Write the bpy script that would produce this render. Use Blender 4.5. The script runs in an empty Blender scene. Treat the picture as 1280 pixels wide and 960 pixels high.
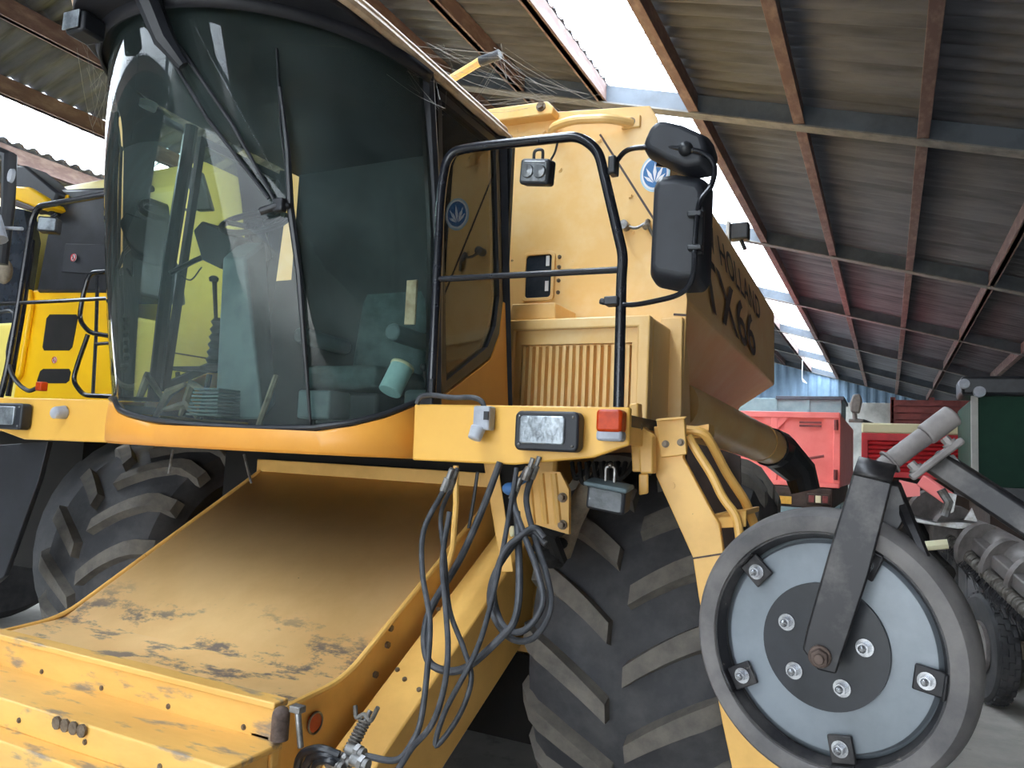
EXPOSURE = 1.66
SKY_STRENGTH = 3.2
import bpy, bmesh, math, random
from mathutils import Vector, Matrix
random.seed(7)
C = bpy.context.scene.collection
V = Vector
PI = math.pi
# ------------------------------------------------------------------ camera model
FPX, CX, CY, EYE = 947.0, 640.0, 480.0, 1.75
Yc = V(((1110-CX)/FPX, -(590-CY)/FPX, -1)).normalized()
Xc = V(((CX+1270)/FPX, (476-CY)/FPX, 1)).normalized()
Xc = (Xc - Yc*Xc.dot(Yc)).normalized()
Zc = Xc.cross(Yc)
def ray(px, py):
    c = V(((px-CX)/FPX, -(py-CY)/FPX, -1))
    return V((c.dot(Xc), c.dot(Yc), c.dot(Zc)))
def at(px, py, Y):
    r = ray(px, py); t = Y/r.y
    return V((r.x*t, Y, r.z*t+EYE))
def atx(px, py, X):
    r = ray(px, py); t = X/r.x
    return V((X, r.y*t, r.z*t+EYE))
def atz(px, py, Z):
    r = ray(px, py); t = (Z-EYE)/r.z
    return V((r.x*t, r.y*t, Z))
cam = bpy.data.cameras.new('camera'); camo = bpy.data.objects.new('camera', cam); C.objects.link(camo)
cam.sensor_width = 36; cam.sensor_fit = 'HORIZONTAL'; cam.lens = FPX*36/1280; cam.clip_start = 0.02; cam.clip_end = 300
camo.matrix_world = Matrix(((Xc.x, Xc.y, Xc.z, 0), (Yc.x, Yc.y, Yc.z, 0), (Zc.x, Zc.y, Zc.z, EYE), (0, 0, 0, 1)))
sc = bpy.context.scene
sc.camera = camo
sc.view_settings.view_transform = 'Standard'; sc.view_settings.look = 'None'
sc.view_settings.gamma = 1; sc.view_settings.use_curve_mapping = False
sc.view_settings.exposure = EXPOSURE if 'EXPOSURE' in globals() else 0.0
sc.cycles.use_denoising = True
sc.cycles.max_bounces = 10; sc.cycles.transparent_max_bounces = 16

# ------------------------------------------------------------------ materials
def srgb(r, g, b):
    f = lambda c: (c/12.92 if c <= .04045 else ((c+.055)/1.055)**2.4)
    return (f(r/255), f(g/255), f(b/255), 1)
def mat(name, col, rough=.6, metal=0.0, col2=None, scale=6.0, lo=.4, hi=.65, bump=0.0, bscale=60.0, spot=None, spot_scale=14.0, spot_lo=.66, spot_hi=.70, stretch=(1, 1, 1), coat=0.0, spec=.5):
    m = bpy.data.materials.new(name); m.use_nodes = True
    nt = m.node_tree; N = nt.nodes; L = nt.links
    b = N['Principled BSDF']
    b.inputs['Roughness'].default_value = rough; b.inputs['Metallic'].default_value = metal
    b.inputs['Coat Weight'].default_value = coat; b.inputs['Specular IOR Level'].default_value = spec
    b.inputs['Base Color'].default_value = col
    tc = N.new('ShaderNodeTexCoord'); mp = N.new('ShaderNodeMapping'); mp.inputs['Scale'].default_value = stretch
    L.new(tc.outputs['Object'], mp.inputs['Vector'])
    out = None
    if col2 is not None:
        n = N.new('ShaderNodeTexNoise'); n.inputs['Scale'].default_value = scale; n.inputs['Detail'].default_value = 6; n.inputs['Roughness'].default_value = .65
        L.new(mp.outputs[0], n.inputs['Vector'])
        r = N.new('ShaderNodeMapRange'); r.inputs[1].default_value = lo; r.inputs[2].default_value = hi
        L.new(n.outputs['Fac'], r.inputs[0])
        mx = N.new('ShaderNodeMix'); mx.data_type = 'RGBA'; mx.inputs[6].default_value = col; mx.inputs[7].default_value = col2
        L.new(r.outputs[0], mx.inputs[0]); out = mx.outputs[2]
    if spot is not None:
        n = N.new('ShaderNodeTexNoise'); n.inputs['Scale'].default_value = spot_scale; n.inputs['Detail'].default_value = 8; n.inputs['Roughness'].default_value = .6
        L.new(mp.outputs[0], n.inputs['Vector'])
        r = N.new('ShaderNodeMapRange'); r.inputs[1].default_value = spot_lo; r.inputs[2].default_value = spot_hi
        L.new(n.outputs['Fac'], r.inputs[0])
        mx = N.new('ShaderNodeMix'); mx.data_type = 'RGBA'; mx.inputs[7].default_value = spot
        if out: L.new(out, mx.inputs[6])
        else: mx.inputs[6].default_value = col
        L.new(r.outputs[0], mx.inputs[0]); out = mx.outputs[2]
    if out: L.new(out, b.inputs['Base Color'])
    if bump:
        n = N.new('ShaderNodeTexNoise'); n.inputs['Scale'].default_value = bscale; n.inputs['Detail'].default_value = 4
        L.new(mp.outputs[0], n.inputs['Vector'])
        bp = N.new('ShaderNodeBump'); bp.inputs['Strength'].default_value = bump; bp.inputs['Distance'].default_value = .01
        L.new(n.outputs['Fac'], bp.inputs['Height']); L.new(bp.outputs[0], b.inputs['Normal'])
    return m
def glass_mat(name, tint, ior=1.5, rough=0.0, haze=None, hazef=0.0):
    m = bpy.data.materials.new(name); m.use_nodes = True
    nt = m.node_tree; N = nt.nodes; L = nt.links
    N.remove(N['Principled BSDF'])
    t = N.new('ShaderNodeBsdfTransparent'); t.inputs[0].default_value = tint
    g = N.new('ShaderNodeBsdfGlossy'); g.inputs['Roughness'].default_value = rough; g.inputs[0].default_value = (1, 1, 1, 1)
    f = N.new('ShaderNodeFresnel'); f.inputs[0].default_value = ior
    mx = N.new('ShaderNodeMixShader')
    src = t.outputs[0]
    if haze:
        d = N.new('ShaderNodeBsdfDiffuse'); d.inputs[0].default_value = haze
        tcn = N.new('ShaderNodeTexCoord'); n = N.new('ShaderNodeTexNoise'); n.inputs['Scale'].default_value = 3.0; n.inputs['Detail'].default_value = 5
        L.new(tcn.outputs['Object'], n.inputs['Vector'])
        r = N.new('ShaderNodeMapRange'); r.inputs[1].default_value = .35; r.inputs[2].default_value = .7; r.inputs[3].default_value = hazef*.4; r.inputs[4].default_value = hazef*1.6
        L.new(n.outputs['Fac'], r.inputs[0])
        m0 = N.new('ShaderNodeMixShader')
        L.new(r.outputs[0], m0.inputs[0]); L.new(t.outputs[0], m0.inputs[1]); L.new(d.outputs[0], m0.inputs[2]); src = m0.outputs[0]
    L.new(f.outputs[0], mx.inputs[0]); L.new(src, mx.inputs[1]); L.new(g.outputs[0], mx.inputs[2])
    L.new(mx.outputs[0], N['Material Output'].inputs[0])
    return m
YEL = srgb(234, 184, 100); YEL2 = srgb(218, 168, 88); RUST = srgb(92, 62, 40)
M = {}
M['yellow'] = mat('yellow paint', YEL, .42, col2=YEL2, scale=3.5, spot=RUST, spot_scale=22, spot_lo=.735, spot_hi=.76, bump=.05, bscale=25)
M['yellow_fresh'] = mat('yellow panel paint', srgb(230, 178, 80), .4, col2=srgb(224, 170, 74), scale=2.5, spot=srgb(120, 90, 50), spot_scale=30, spot_lo=.76, spot_hi=.78, bump=.03, bscale=20)
M['orange_band'] = mat('amber yellow plastic', srgb(232, 162, 66), .38, col2=srgb(224, 152, 58), scale=2)
M['yellow_tank'] = mat('faded tank paint', srgb(236, 190, 118), .36, col2=srgb(242, 208, 150), scale=2.2, lo=.45, hi=.7, spot=srgb(112, 84, 56), spot_scale=18, spot_lo=.72, spot_hi=.76, bump=.05, bscale=9)
#M['yellow_side'] = mat('dusty tank side paint', srgb(196, 150, 84), .5, col2=srgb(176, 134, 80), scale=2.0, spot=srgb(70, 48, 36), spot_scale=7, spot_lo=.70, spot_hi=.72)
#M['yellow_dark'] = mat('grimy yellow paint', srgb(205, 156, 66), .55, col2=srgb(170, 124, 56), scale=5, spot=srgb(60, 42, 30), spot_scale=20, spot_lo=.70, spot_hi=.73)
M['yellow_new'] = mat('bright yellow paint', srgb(255, 200, 20), .35, col2=srgb(250, 190, 14), scale=2)
M['yellow_pale'] = mat('pale yellow side paint', srgb(246, 226, 120), .45, col2=srgb(238, 216, 110), scale=2)
M['trim_pale'] = mat('pale trim', srgb(214, 190, 160), .5, col2=srgb(180, 150, 120), scale=12)
M['black'] = mat('black paint', srgb(30, 32, 36), .38, col2=srgb(42, 44, 50), scale=8)
M['black_gloss'] = mat('black enamel tube', srgb(20, 22, 28), .22, col2=srgb(30, 32, 38), scale=20)
M['black_plastic'] = mat('black plastic', srgb(26, 28, 34), .5, col2=srgb(36, 39, 46), scale=5)
M['roof_black'] = mat('dark roof lining', srgb(24, 25, 32), .6, col2=srgb(34, 34, 40), scale=4)
M['void'] = mat('near black parts and shade', srgb(20, 18, 17), .9, col2=srgb(30, 27, 24), scale=4)  # near black, also carries underbody shade in its colour
M['rubber'] = mat('tyre rubber', srgb(56, 56, 59), .75, col2=srgb(82, 81, 81), scale=5, lo=.42, hi=.72, bump=.15, bscale=40)
M['lug_rubber'] = mat('worn dusty lug rubber', srgb(112, 106, 98), .8, col2=srgb(84, 80, 76), scale=9, lo=.4, hi=.7, bump=.2, bscale=50)
M['hose'] = mat('hose rubber', srgb(44, 46, 51), .5, col2=srgb(70, 71, 75), scale=18)
M['steel'] = mat('worn steel', srgb(150, 150, 150), .4, .7, col2=srgb(100, 92, 84), scale=20)
M['bolt'] = mat('dull bolt steel', srgb(130, 116, 100), .5, .5, col2=srgb(92, 76, 60), scale=40)
M['chrome'] = mat('bright bolt', srgb(190, 192, 196), .25, .8, col2=srgb(130, 130, 134), scale=30)
M['grey_plastic'] = mat('grey plastic', srgb(176, 180, 188), .5, col2=srgb(150, 154, 164), scale=10)
M['grey_cab'] = mat('grey cab plastic', srgb(96, 112, 116), .6, col2=srgb(76, 90, 96), scale=4)
M['dark_cab'] = mat('dark cab plastic', srgb(44, 50, 54), .6, col2=srgb(34, 40, 44), scale=4)
M['seat'] = mat('seat cloth', srgb(80, 96, 98), .9, col2=srgb(62, 76, 78), scale=9, bump=.2, bscale=120)
M['cab_beige'] = mat('beige cab rag', srgb(150, 138, 120), .9, col2=srgb(110, 98, 84), scale=9, bump=.3)
M['orange_lens'] = mat('amber lens', srgb(196, 64, 14), .35, col2=srgb(160, 48, 10), scale=12, spec=.25)
M['red_reflector'] = mat('red reflector', srgb(196, 70, 40), .3, col2=srgb(170, 50, 30), scale=14)
M['grey_lens'] = mat('dull lamp lens', srgb(112, 116, 120), .2, .3, col2=srgb(84, 88, 92), scale=16, bump=.2, bscale=40, coat=.6)
M['clear_lens'] = mat('frosted lens', srgb(150, 158, 164), .28, .4, col2=srgb(96, 102, 108), scale=14, bump=.3, bscale=40, coat=.3)
M['mirror_glass'] = mat('mirror glass', srgb(210, 215, 220), .03, 1.0)
M['dark_window'] = mat('dark window pane', srgb(40, 46, 54), .12, col2=srgb(56, 62, 70), scale=6)
M['white'] = mat('white print', srgb(236, 236, 238), .5, col2=srgb(220, 222, 226), scale=10)
M['blue'] = mat('blue emblem', srgb(40, 110, 170), .4, col2=srgb(34, 98, 156), scale=10)
M['blue_pale'] = mat('pale blue print', srgb(176, 206, 220), .5, col2=srgb(160, 194, 210), scale=10)
M['red_print'] = mat('red sticker print', srgb(214, 60, 70), .5)
M['decal'] = mat('dark lettering', srgb(60, 44, 42), .5, col2=srgb(74, 56, 50), scale=8)
M['blue_cap'] = mat('blue plastic cap', srgb(70, 120, 180), .5, col2=srgb(60, 108, 166), scale=8)
M['tub'] = mat('pale blue tub', srgb(190, 226, 228), .5, col2=srgb(170, 210, 214), scale=8)
M['cream'] = mat('cream lid', srgb(222, 216, 180), .5)
M['glass'] = glass_mat('cab glass', (.80, .91, .86, 1), 1.36, haze=(.30, .42, .42, 1), hazef=.07)
M['glass_side'] = glass_mat('side glass', (.88, .93, .84, 1), 1.45, haze=(.4, .42, .36, 1), hazef=.06)
M['wheel_rubber'] = mat('dusty grey rubber', srgb(114, 110, 108), .7, col2=srgb(78, 76, 77), scale=9, lo=.35, hi=.7, bump=.1, bscale=50)
M['galv'] = mat('light grey painted disc', srgb(132, 139, 146), .45, .1, col2=srgb(118, 124, 130), scale=5)
M['dark_iron'] = mat('scuffed dark iron', srgb(36, 35, 38), .4, .3, col2=srgb(92, 88, 86), scale=7, lo=.48, hi=.78, spot=srgb(120, 112, 104), spot_scale=30, spot_lo=.68, spot_hi=.74)
M['grey_iron'] = mat('dusty grey iron', srgb(138, 132, 130), .55, .2, col2=srgb(108, 102, 100), scale=12, lo=.4, hi=.7)
M['rust_iron'] = mat('rusty nut', srgb(104, 88, 80), .7, .3, col2=srgb(72, 58, 52), scale=30)
M['spring_iron'] = mat('dull spring steel', srgb(120, 116, 110), .6, .3, col2=srgb(84, 78, 72), scale=30)
M['red'] = mat('faded red paint', srgb(248, 134, 130), .5, col2=srgb(240, 120, 118), scale=3)
M['red_deep'] = mat('red machine paint', srgb(208, 38, 50), .45, col2=srgb(176, 30, 40), scale=3)
M['red_dim'] = mat('dull red crate paint', srgb(128, 62, 62), .7, col2=srgb(96, 46, 48), scale=6)
M['teal_grey'] = mat('teal grey tarpaulin', srgb(140, 164, 168), .7, col2=srgb(120, 146, 150), scale=3)
M['green'] = mat('dark green panel', srgb(26, 64, 48), .6, col2=srgb(20, 52, 40), scale=2, spec=.2)
M['plate_yellow'] = mat('licence plate', srgb(214, 168, 74), .5, col2=srgb(196, 150, 62), scale=12)
M['chassis'] = mat('dirty chassis and shade brown', srgb(70, 56, 50), .8, col2=srgb(48, 40, 36), scale=5)  # dirt on the chassis parts, painted shade on the ladder back plate
M['web'] = mat('cobweb silk', srgb(150, 148, 144), .9)
# setting
M['concrete'] = mat('dusty concrete floor', srgb(188, 184, 176), .9, col2=srgb(160, 156, 148), scale=1.6, spot=srgb(120, 114, 106), spot_scale=4, spot_lo=.6, spot_hi=.75, bump=.15, bscale=30)
M['roof_sheet'] = mat('fibre cement roof sheet', srgb(90, 90, 95), .85, col2=srgb(62, 62, 66), scale=1.4, stretch=(.5, 4, 1), bump=.1)
M['purlin'] = mat('oxide red purlin', srgb(104, 82, 78), .7, col2=srgb(140, 120, 112), scale=14, lo=.45, hi=.75, stretch=(1, .35, 1))
M['rafter'] = mat('painted steel rafter', srgb(78, 86, 96), .6, col2=srgb(62, 68, 76), scale=3)
M['flange'] = mat('grey flange', srgb(116, 114, 110), .8, col2=srgb(92, 90, 88), scale=8)  # flange is a paler grey than the rafter web
M['blue_clad'] = mat('blue grey cladding', srgb(120, 146, 170), .6, col2=srgb(100, 126, 150), scale=1.2)
M['whitewash'] = mat('whitewashed block wall', srgb(196, 194, 188), .9, col2=srgb(160, 158, 152), scale=1.5)

# ------------------------------------------------------------------ mesh builder
def spline(pts, n=8, closed=False):
    pts = [V(p) for p in pts]; out = []; k = len(pts)
    rng = range(k if closed else k-1)
    for i in rng:
        p0 = pts[(i-1) % k] if closed or i > 0 else pts[0]*2-pts[1]
        p1 = pts[i]; p2 = pts[(i+1) % k]
        p3 = pts[(i+2) % k] if closed or i+2 < k else p2*2-p1
        for j in range(n):
            t = j/n
            out.append(.5*((2*p1)+(p2-p0)*t+(2*p0-5*p1+4*p2-p3)*t*t+(3*p1-p0-3*p2+p3)*t**3))
    if not closed: out.append(pts[-1])
    return out
def fillet(pts, r, n=5):
    pts = [V(p) for p in pts]; out = [pts[0]]
    for i in range(1, len(pts)-1):
        p, a, b = pts[i], pts[i-1], pts[i+1]
        rr = min(r, (a-p).length*.45, (b-p).length*.45)
        s = p+(a-p).normalized()*rr; e = p+(b-p).normalized()*rr
        for j in range(n+1):
            t = j/n; out.append(s*(1-t)**2+p*2*t*(1-t)+e*t*t)
    out.append(pts[-1]); return out
class MB:
    def __init__(s): s.bm = bmesh.new()
    def poly(s, pts):
        vs = [s.bm.verts.new(p) for p in pts]; s.bm.faces.new(vs); return s
    def grid(s, rows, closed_u=False, closed_v=False):
        vv = [[s.bm.verts.new(p) for p in r] for r in rows]
        nr = len(vv); nc = len(vv[0])
        for i in range(nr if closed_v else nr-1):
            for j in range(nc if closed_u else nc-1):
                s.bm.faces.new((vv[i][j], vv[i][(j+1) % nc], vv[(i+1) % nr][(j+1) % nc], vv[(i+1) % nr][j]))
        return vv
    def box(s, c, size, R=None):
        c = V(c); hx, hy, hz = [a/2 for a in size]
        P = [V((x*hx, y*hy, z*hz)) for z in (-1, 1) for y in (-1, 1) for x in (-1, 1)]
        if R is not None: P = [R @ p for p in P]
        return s.hexa([c+p for p in P])
    def hexa(s, P):
        v = [s.bm.verts.new(p) for p in P]
        for f in ((0, 2, 3, 1), (4, 5, 7, 6), (0, 1, 5, 4), (2, 6, 7, 3), (0, 4, 6, 2), (1, 3, 7, 5)):
            s.bm.faces.new([v[i] for i in f])
        return s
    def span(s, lo, hi):
        lo = V(lo); hi = V(hi); return s.box((lo+hi)/2, hi-lo)
    def prism(s, pts, vec):
        pts = [V(p) for p in pts]; vec = V(vec)
        a = [s.bm.verts.new(p) for p in pts]; b = [s.bm.verts.new(p+vec) for p in pts]; n = len(pts)
        s.bm.faces.new(a); s.bm.faces.new(b[::-1])
        for i in range(n): s.bm.faces.new((a[i], b[i], b[(i+1) % n], a[(i+1) % n]))
        return s
    def frame(s, outer, inner, vec):
        n = len(outer); vec = V(vec); vv = []
        for ring in (outer, inner, [V(p)+vec for p in inner], [V(p)+vec for p in outer]): vv.append([s.bm.verts.new(p) for p in ring])
        for k in range(4):
            a, b = vv[k], vv[(k+1) % 4]
            for i in range(n): s.bm.faces.new((a[i], a[(i+1) % n], b[(i+1) % n], b[i]))
        return s
    def tube(s, pts, r, n=10, closed=False, caps=True):
        pts = [V(p) for p in pts]; k = len(pts)
        rs = r if isinstance(r, (list, tuple)) else [r]*k
        rings = []; up = None
        for i, p in enumerate(pts):
            if closed: t = pts[(i+1) % k]-pts[i-1]
            else: t = pts[min(i+1, k-1)]-pts[max(i-1, 0)]
            t.normalize()
            if up is None:
                up = V((0, 0, 1)) if abs(t.z) < .9 else V((1, 0, 0))
            u = (up-t*up.dot(t)); u.normalize(); up = u; w = t.cross(u)
            rings.append([s.bm.verts.new(p+(u*math.cos(2*PI*j/n)+w*math.sin(2*PI*j/n))*rs[i]) for j in range(n)])
        for i in range(k if closed else k-1):
            a, b = rings[i], rings[(i+1) % k]
            for j in range(n): s.bm.faces.new((a[j], a[(j+1) % n], b[(j+1) % n], b[j]))
        if caps and not closed:
            s.bm.faces.new(rings[0][::-1]); s.bm.faces.new(rings[-1])
        return s
    def cyl(s, p0, p1, r, r1=None, n=20): return s.tube([p0, p1], [r, r if r1 is None else r1], n)
    def lathe(s, prof, c, axis, n=32, cap=True):
        c = V(c); ax = V(axis).normalized()
        u = ax.orthogonal().normalized(); w = ax.cross(u)
        rings = [[s.bm.verts.new(c+ax*h+(u*math.cos(2*PI*j/n)+w*math.sin(2*PI*j/n))*r) for j in range(n)] for r, h in prof]
        for a, b in zip(rings, rings[1:]):
            for j in range(n): s.bm.faces.new((a[j], a[(j+1) % n], b[(j+1) % n], b[j]))
        if cap:
            s.bm.faces.new(rings[0][::-1]); s.bm.faces.new(rings[-1])
        return s
    def ball(s, c, r, sc_=(1, 1, 1), n=16):
        R = Matrix.Translation(V(c)) @ Matrix.Diagonal((r*sc_[0], r*sc_[1], r*sc_[2], 1))
        bmesh.ops.create_uvsphere(s.bm, u_segments=n, v_segments=max(6, n//2), radius=1, matrix=R); return s
    def build(s, name, m, parent=None, bevel=0, seg=2, ang=35, smooth=True, label=None, kind=None, solid=0):
        bmesh.ops.recalc_face_normals(s.bm, faces=s.bm.faces)
        me = bpy.data.meshes.new(name); s.bm.to_mesh(me); s.bm.free()
        me.materials.append(M[m] if isinstance(m, str) else m)
        if smooth:
            me.shade_smooth(); me.set_sharp_from_angle(angle=math.radians(ang))
        o = bpy.data.objects.new(name, me); C.objects.link(o)
        if parent is not None: adopt(o, parent)
        if solid:
            md = o.modifiers.new('thickness', 'SOLIDIFY'); md.thickness = solid; md.offset = 0
        if bevel:
            md = o.modifiers.new('bevel', 'BEVEL'); md.width = bevel; md.segments = seg; md.limit_method = 'ANGLE'; md.angle_limit = math.radians(30)
        if label: o['label'] = label
        if kind: o['kind'] = kind
        return o
def world(o):
    m = o.matrix_parent_inverse @ o.matrix_basis if o.parent else o.matrix_basis
    return world(o.parent) @ m if o.parent else m
def adopt(o, p):
    o.parent = p; o.matrix_parent_inverse = world(p).inverted()
def thing(name, label, cat, loc, group=None):
    o = bpy.data.objects.new(name, None); C.objects.link(o); o.location = loc; o.empty_display_size = .2
    return tag(o, label, cat, group)
def tag(o, label, cat, group=None):
    o['label'] = label; o['category'] = cat
    if group: o['group'] = group
    return o
def kids(o): return [c for c in bpy.data.objects if c.parent == o]
def dup(o, parent=None):
    c = o.copy(); C.objects.link(c)
    if parent is not None: c.parent = parent
    for ch in kids(o): dup(ch, c)
    return c
def rrect(cx, cz, w, h, r, n=5):
    out = []
    for sx, sz, a0 in ((1, 1, 0), (-1, 1, 90), (-1, -1, 180), (1, -1, 270)):
        for j in range(n+1):
            a = math.radians(a0+90*j/n); out.append((cx+sx*(w/2-r)+r*math.cos(a), cz+sz*(h/2-r)+r*math.sin(a)))
    return out
def bolts(plist, parent, r=.011, h=.012, axis=(0, -1, 0), m='bolt', name='bolt'):
    ax = V(axis).normalized(); res = []
    for p in plist:
        b = MB(); p = V(p)
        b.cyl(p-ax*.004, p+ax*.003, r*1.5, n=14); b.cyl(p+ax*.003, p+ax*h, r, n=6)
        res.append(b.build(name, m, parent))
    return res
def struct(o): o['kind'] = 'structure'; return o
# ------------------------------------------------------------------ world
w = bpy.data.worlds.new('world'); sc.world = w; w.use_nodes = True
nt = w.node_tree; N = nt.nodes; L = nt.links
bg = N['Background']; bg.inputs['Strength'].default_value = SKY_STRENGTH
tc = N.new('ShaderNodeTexCoord'); sp = N.new('ShaderNodeSeparateXYZ'); L.new(tc.outputs['Generated'], sp.inputs[0])
cr = N.new('ShaderNodeValToRGB'); cr.color_ramp.elements[0].position = 0.0; cr.color_ramp.elements[0].color = (.50, .545, .59, 1)
cr.color_ramp.elements[1].position = .75; cr.color_ramp.elements[1].color = (1.75, 1.95, 2.15, 1)
L.new(sp.outputs['Z'], cr.inputs[0]); L.new(cr.outputs[0], bg.inputs['Color'])

# ------------------------------------------------------------------ shed
SL = .285; RX = -5.27; RZ = 6.037; Y0, Y1 = -8.0, 29.5; XL, XR = -16.4, 5.9
def zl(x): return RZ-SL*abs(x-RX)                     # lower edge of the purlins
PX = [-1.63+.91*k for k in range(-4, 9)]               # right slope, ridge outward to the eaves
PX = [RX+.0+.91*k for k in range(1, 13)]
PX = [x for x in PX]
# shift so that purlins fall at the rooflight edges
PR = [-4.36, -3.45, -2.54, -1.63, -.70, .25, 1.19, 2.13, 3.07, 4.01, 4.95]
PL = [-6.25, -7.22, -8.22, -9.30, -10.1, -10.9, -11.8, -12.7, -13.6, -14.5, -15.4]
sky_r = (-2.54, -1.63); sky_l = (-9.30, -8.22)
def sheet(name, x0, x1, h=.215, mname='roof_sheet', y0=Y0, y1=Y1, per=.177, amp=.024, kind='structure'):
    m = MB(); n = int((y1-y0)/per*6)
    rows = []
    for x in (x0, x1):
        rows.append([V((x, y0+(y1-y0)*i/n, zl(x)+h+amp*math.cos(2*PI*(y0+(y1-y0)*i/n)/per))) for i in range(n+1)])
    m.grid(rows); o = m.build(name, mname, ang=60); o['kind'] = kind
    md = o.modifiers.new('thickness', 'SOLIDIFY'); md.thickness = .008
    return o
sheet('ceiling', -1.63-.06, XR+.25)
sheet('ceiling', RX, -2.54+.03)
sheet('ceiling', -6.28, RX)
sheet('ceiling', sky_l[1]-.03, -7.19)
sheet('ceiling', -7.19, -6.28, y1=9.2)
sheet('ceiling', XL-.25, sky_l[0]+.06)
M['rooflight'] = glass_mat('clear rooflight sheet', (.98, .99, 1, 1), 1.02, haze=(.9, .93, .95, 1), hazef=.05)
wn = 0
RF = [2.30+4.53*k for k in range(-2, 7)]
for (a, b, ks) in (sky_r+(0,), sky_l+(0,), (-7.22, -6.25, 4)):  # third strip is an added, unseen rooflight that brings daylight to the trailer
    for k in range(ks, 8):
        wn += 1
        o = sheet('window_%d' % wn, a+.03, b-.03, .222, 'rooflight', Y0 if k == 0 else (9.2 if ks and k == ks else RF[k]), RF[k+1], .177, .022)
for x in PR+PL:
    s = 1 if x > RX else -1
    m = MB()
    z = zl(x); t = .055
    m.span((x-t/2, Y0, z), (x+t/2, Y1, z+.195))
    m.span((x-.045, Y0, z), (x+.045, Y1, z+.012))
    struct(m.build('purlin', 'purlin', bevel=.004, seg=1))
m = MB(); m.span((RX-.06, Y0, RZ-.03), (RX+.06, Y1, RZ+.2)); struct(m.build('ridge_purlin', 'purlin'))
for y in RF:
    for s in (1, -1):
        xe = XR if s > 0 else XL
        def P(x, dz, dy): return V((x, y+dy, zl(x)+dz))
        m = MB(); a, b = RX, xe
        m.hexa([P(a, -.0, -.012), P(b, -.0, -.012), P(a, 0, .012), P(b, 0, .012), P(a, .19, -.012), P(b, .19, -.012), P(a, .19, .012), P(b, .19, .012)])
        struct(m.build('rafter', 'rafter')); m = MB()
        m.hexa([P(a, -.016, -.07), P(b, -.016, -.07), P(a, -.016, .07), P(b, -.016, .07), P(a, 0, -.07), P(b, 0, -.07), P(a, 0, .07), P(b, 0, .07)])
        struct(m.build('rafter_flange', 'flange'))
# floor and yard
m = MB(); m.span((XL-.3, -8.4, -.15), (XR+.3, Y1+.3, 0)); o = struct(m.build('floor', 'concrete'))
M['yard'] = mat('pale yard concrete', srgb(176, 172, 164), .9, col2=srgb(150, 146, 138), scale=1.0)
m = MB(); m.span((-40, -40, -.17), (30, -8.4, -.02)); o = struct(m.build('ground', 'yard'))
# walls
m = MB(); m.span((XL, Y1, 0), (XR, Y1+.25, 4.15)); struct(m.build('wall_back', 'whitewash'))
m = MB()
n = int((XR-XL)/.3*4); top = []; bot = []
for i in range(n+1):
    x = XL+(XR-XL)*i/n; ph = (i % 4); yy = Y1+(.0 if ph in (0, 1) else .04)
    bot.append(V((x, yy-.02, 4.15))); top.append(V((x, yy-.02, zl(x)+.2)))
m.grid([bot, top]); struct(m.build('wall_back_cladding', 'blue_clad', smooth=False, solid=.006))
for nm, x in (('wall_right', XR), ('wall_left', XL-.2)):
    m = MB(); m.span((x, Y0, 0), (x+.2, Y1+.25 if nm == 'wall_right' else 5.0, zl(XR)+.18)); struct(m.build(nm, 'whitewash'))  # left wall stops short, an opening added to let daylight into the rear
m = MB(); m.prism([V((2.2, Y0-.2, 0)), V((XR, Y0-.2, 0)), V((XR, Y0-.2, zl(XR)+.2)), V((2.2, Y0-.2, zl(2.2)+.2))], (0, .18, 0)); struct(m.build('wall_front_added', 'whitewash'))  # unseen wall, added to keep daylight off the tank side
m = MB(); m.prism([V((XL, Y0-.2, 0)), V((-5.6, Y0-.2, 0)), V((-5.6, Y0-.2, zl(-5.6)+.2)), V((XL, Y0-.2, zl(XL)+.2))], (0, .18, 0)); struct(m.build('wall_front_added', 'whitewash'))  # unseen wall, added to narrow the opening and cut frontal light
m = MB(); m.span((-5.6, Y0-.2, 4.1), (2.2, Y0-.02, zl(2.2)+.2)); m.prism([V((-5.6, Y0-.2, 4.0)), V((2.2, Y0-.2, 4.0)), V((2.2, Y0-.2, zl(2.2)+.2)), V((RX, Y0-.2, RZ+.2)), V((-5.6, Y0-.2, zl(-5.6)+.2))], (0, .18, 0)); struct(m.build('wall_front_added', 'whitewash'))  # unseen lintel, added to lower the daylight opening
# ------------------------------------------------------------------ the combine
XM = -2.53
cb = thing('combine_harvester', 'large faded yellow combine harvester with curved glass cab filling the middle of the shed', 'combine harvester', (XM, 3.83, 0))
# ---- cab glass curves
def sell(t, a, b, n, yb):
    c, s_ = math.cos(t), math.sin(t)
    return V((XM-a*math.copysign(abs(c)**(2/n), c), yb-b*abs(s_)**(2/n), 0))
def bot_xy(t): return sell(t, .85, .47, 2.6, 2.65)
def top_xy(t): return sell(t, .72, .82, 2.0, 2.62)
ZT = 3.37
NT = 64
px_edge = [(145, 500), (150, 512), (165, 519), (190, 525), (250, 532), (320, 536), (390, 536), (440, 529), (480, 519), (520, 503)]
zs = []
for px, py in px_edge:
    r = ray(px, py); best = None
    for i in range(400):
        t = PI*(.06+.94*i/400); p = bot_xy(t); q = bot_xy(t+PI*.0024)
        f0 = p.x/p.y-r.x/r.y; f1 = q.x/q.y-r.x/r.y
        if f0*f1 <= 0 and f1 > f0:
            best = (t, EYE+r.z/r.y*p.y)
            break
    if best: zs.append(best)
zs.sort()
zs = [(0.0, 1.935)]+[(t, z) for t, z in zs if t > .25]+[(PI, 1.95)]
def zbot(t):
    for (a, za), (b, zb) in zip(zs, zs[1:]):
        if a <= t <= b:
            k = (t-a)/(b-a+1e-9); k = k*k*(3-2*k) if False else k
            return za+(zb-za)*k
    return 1.93
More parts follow.
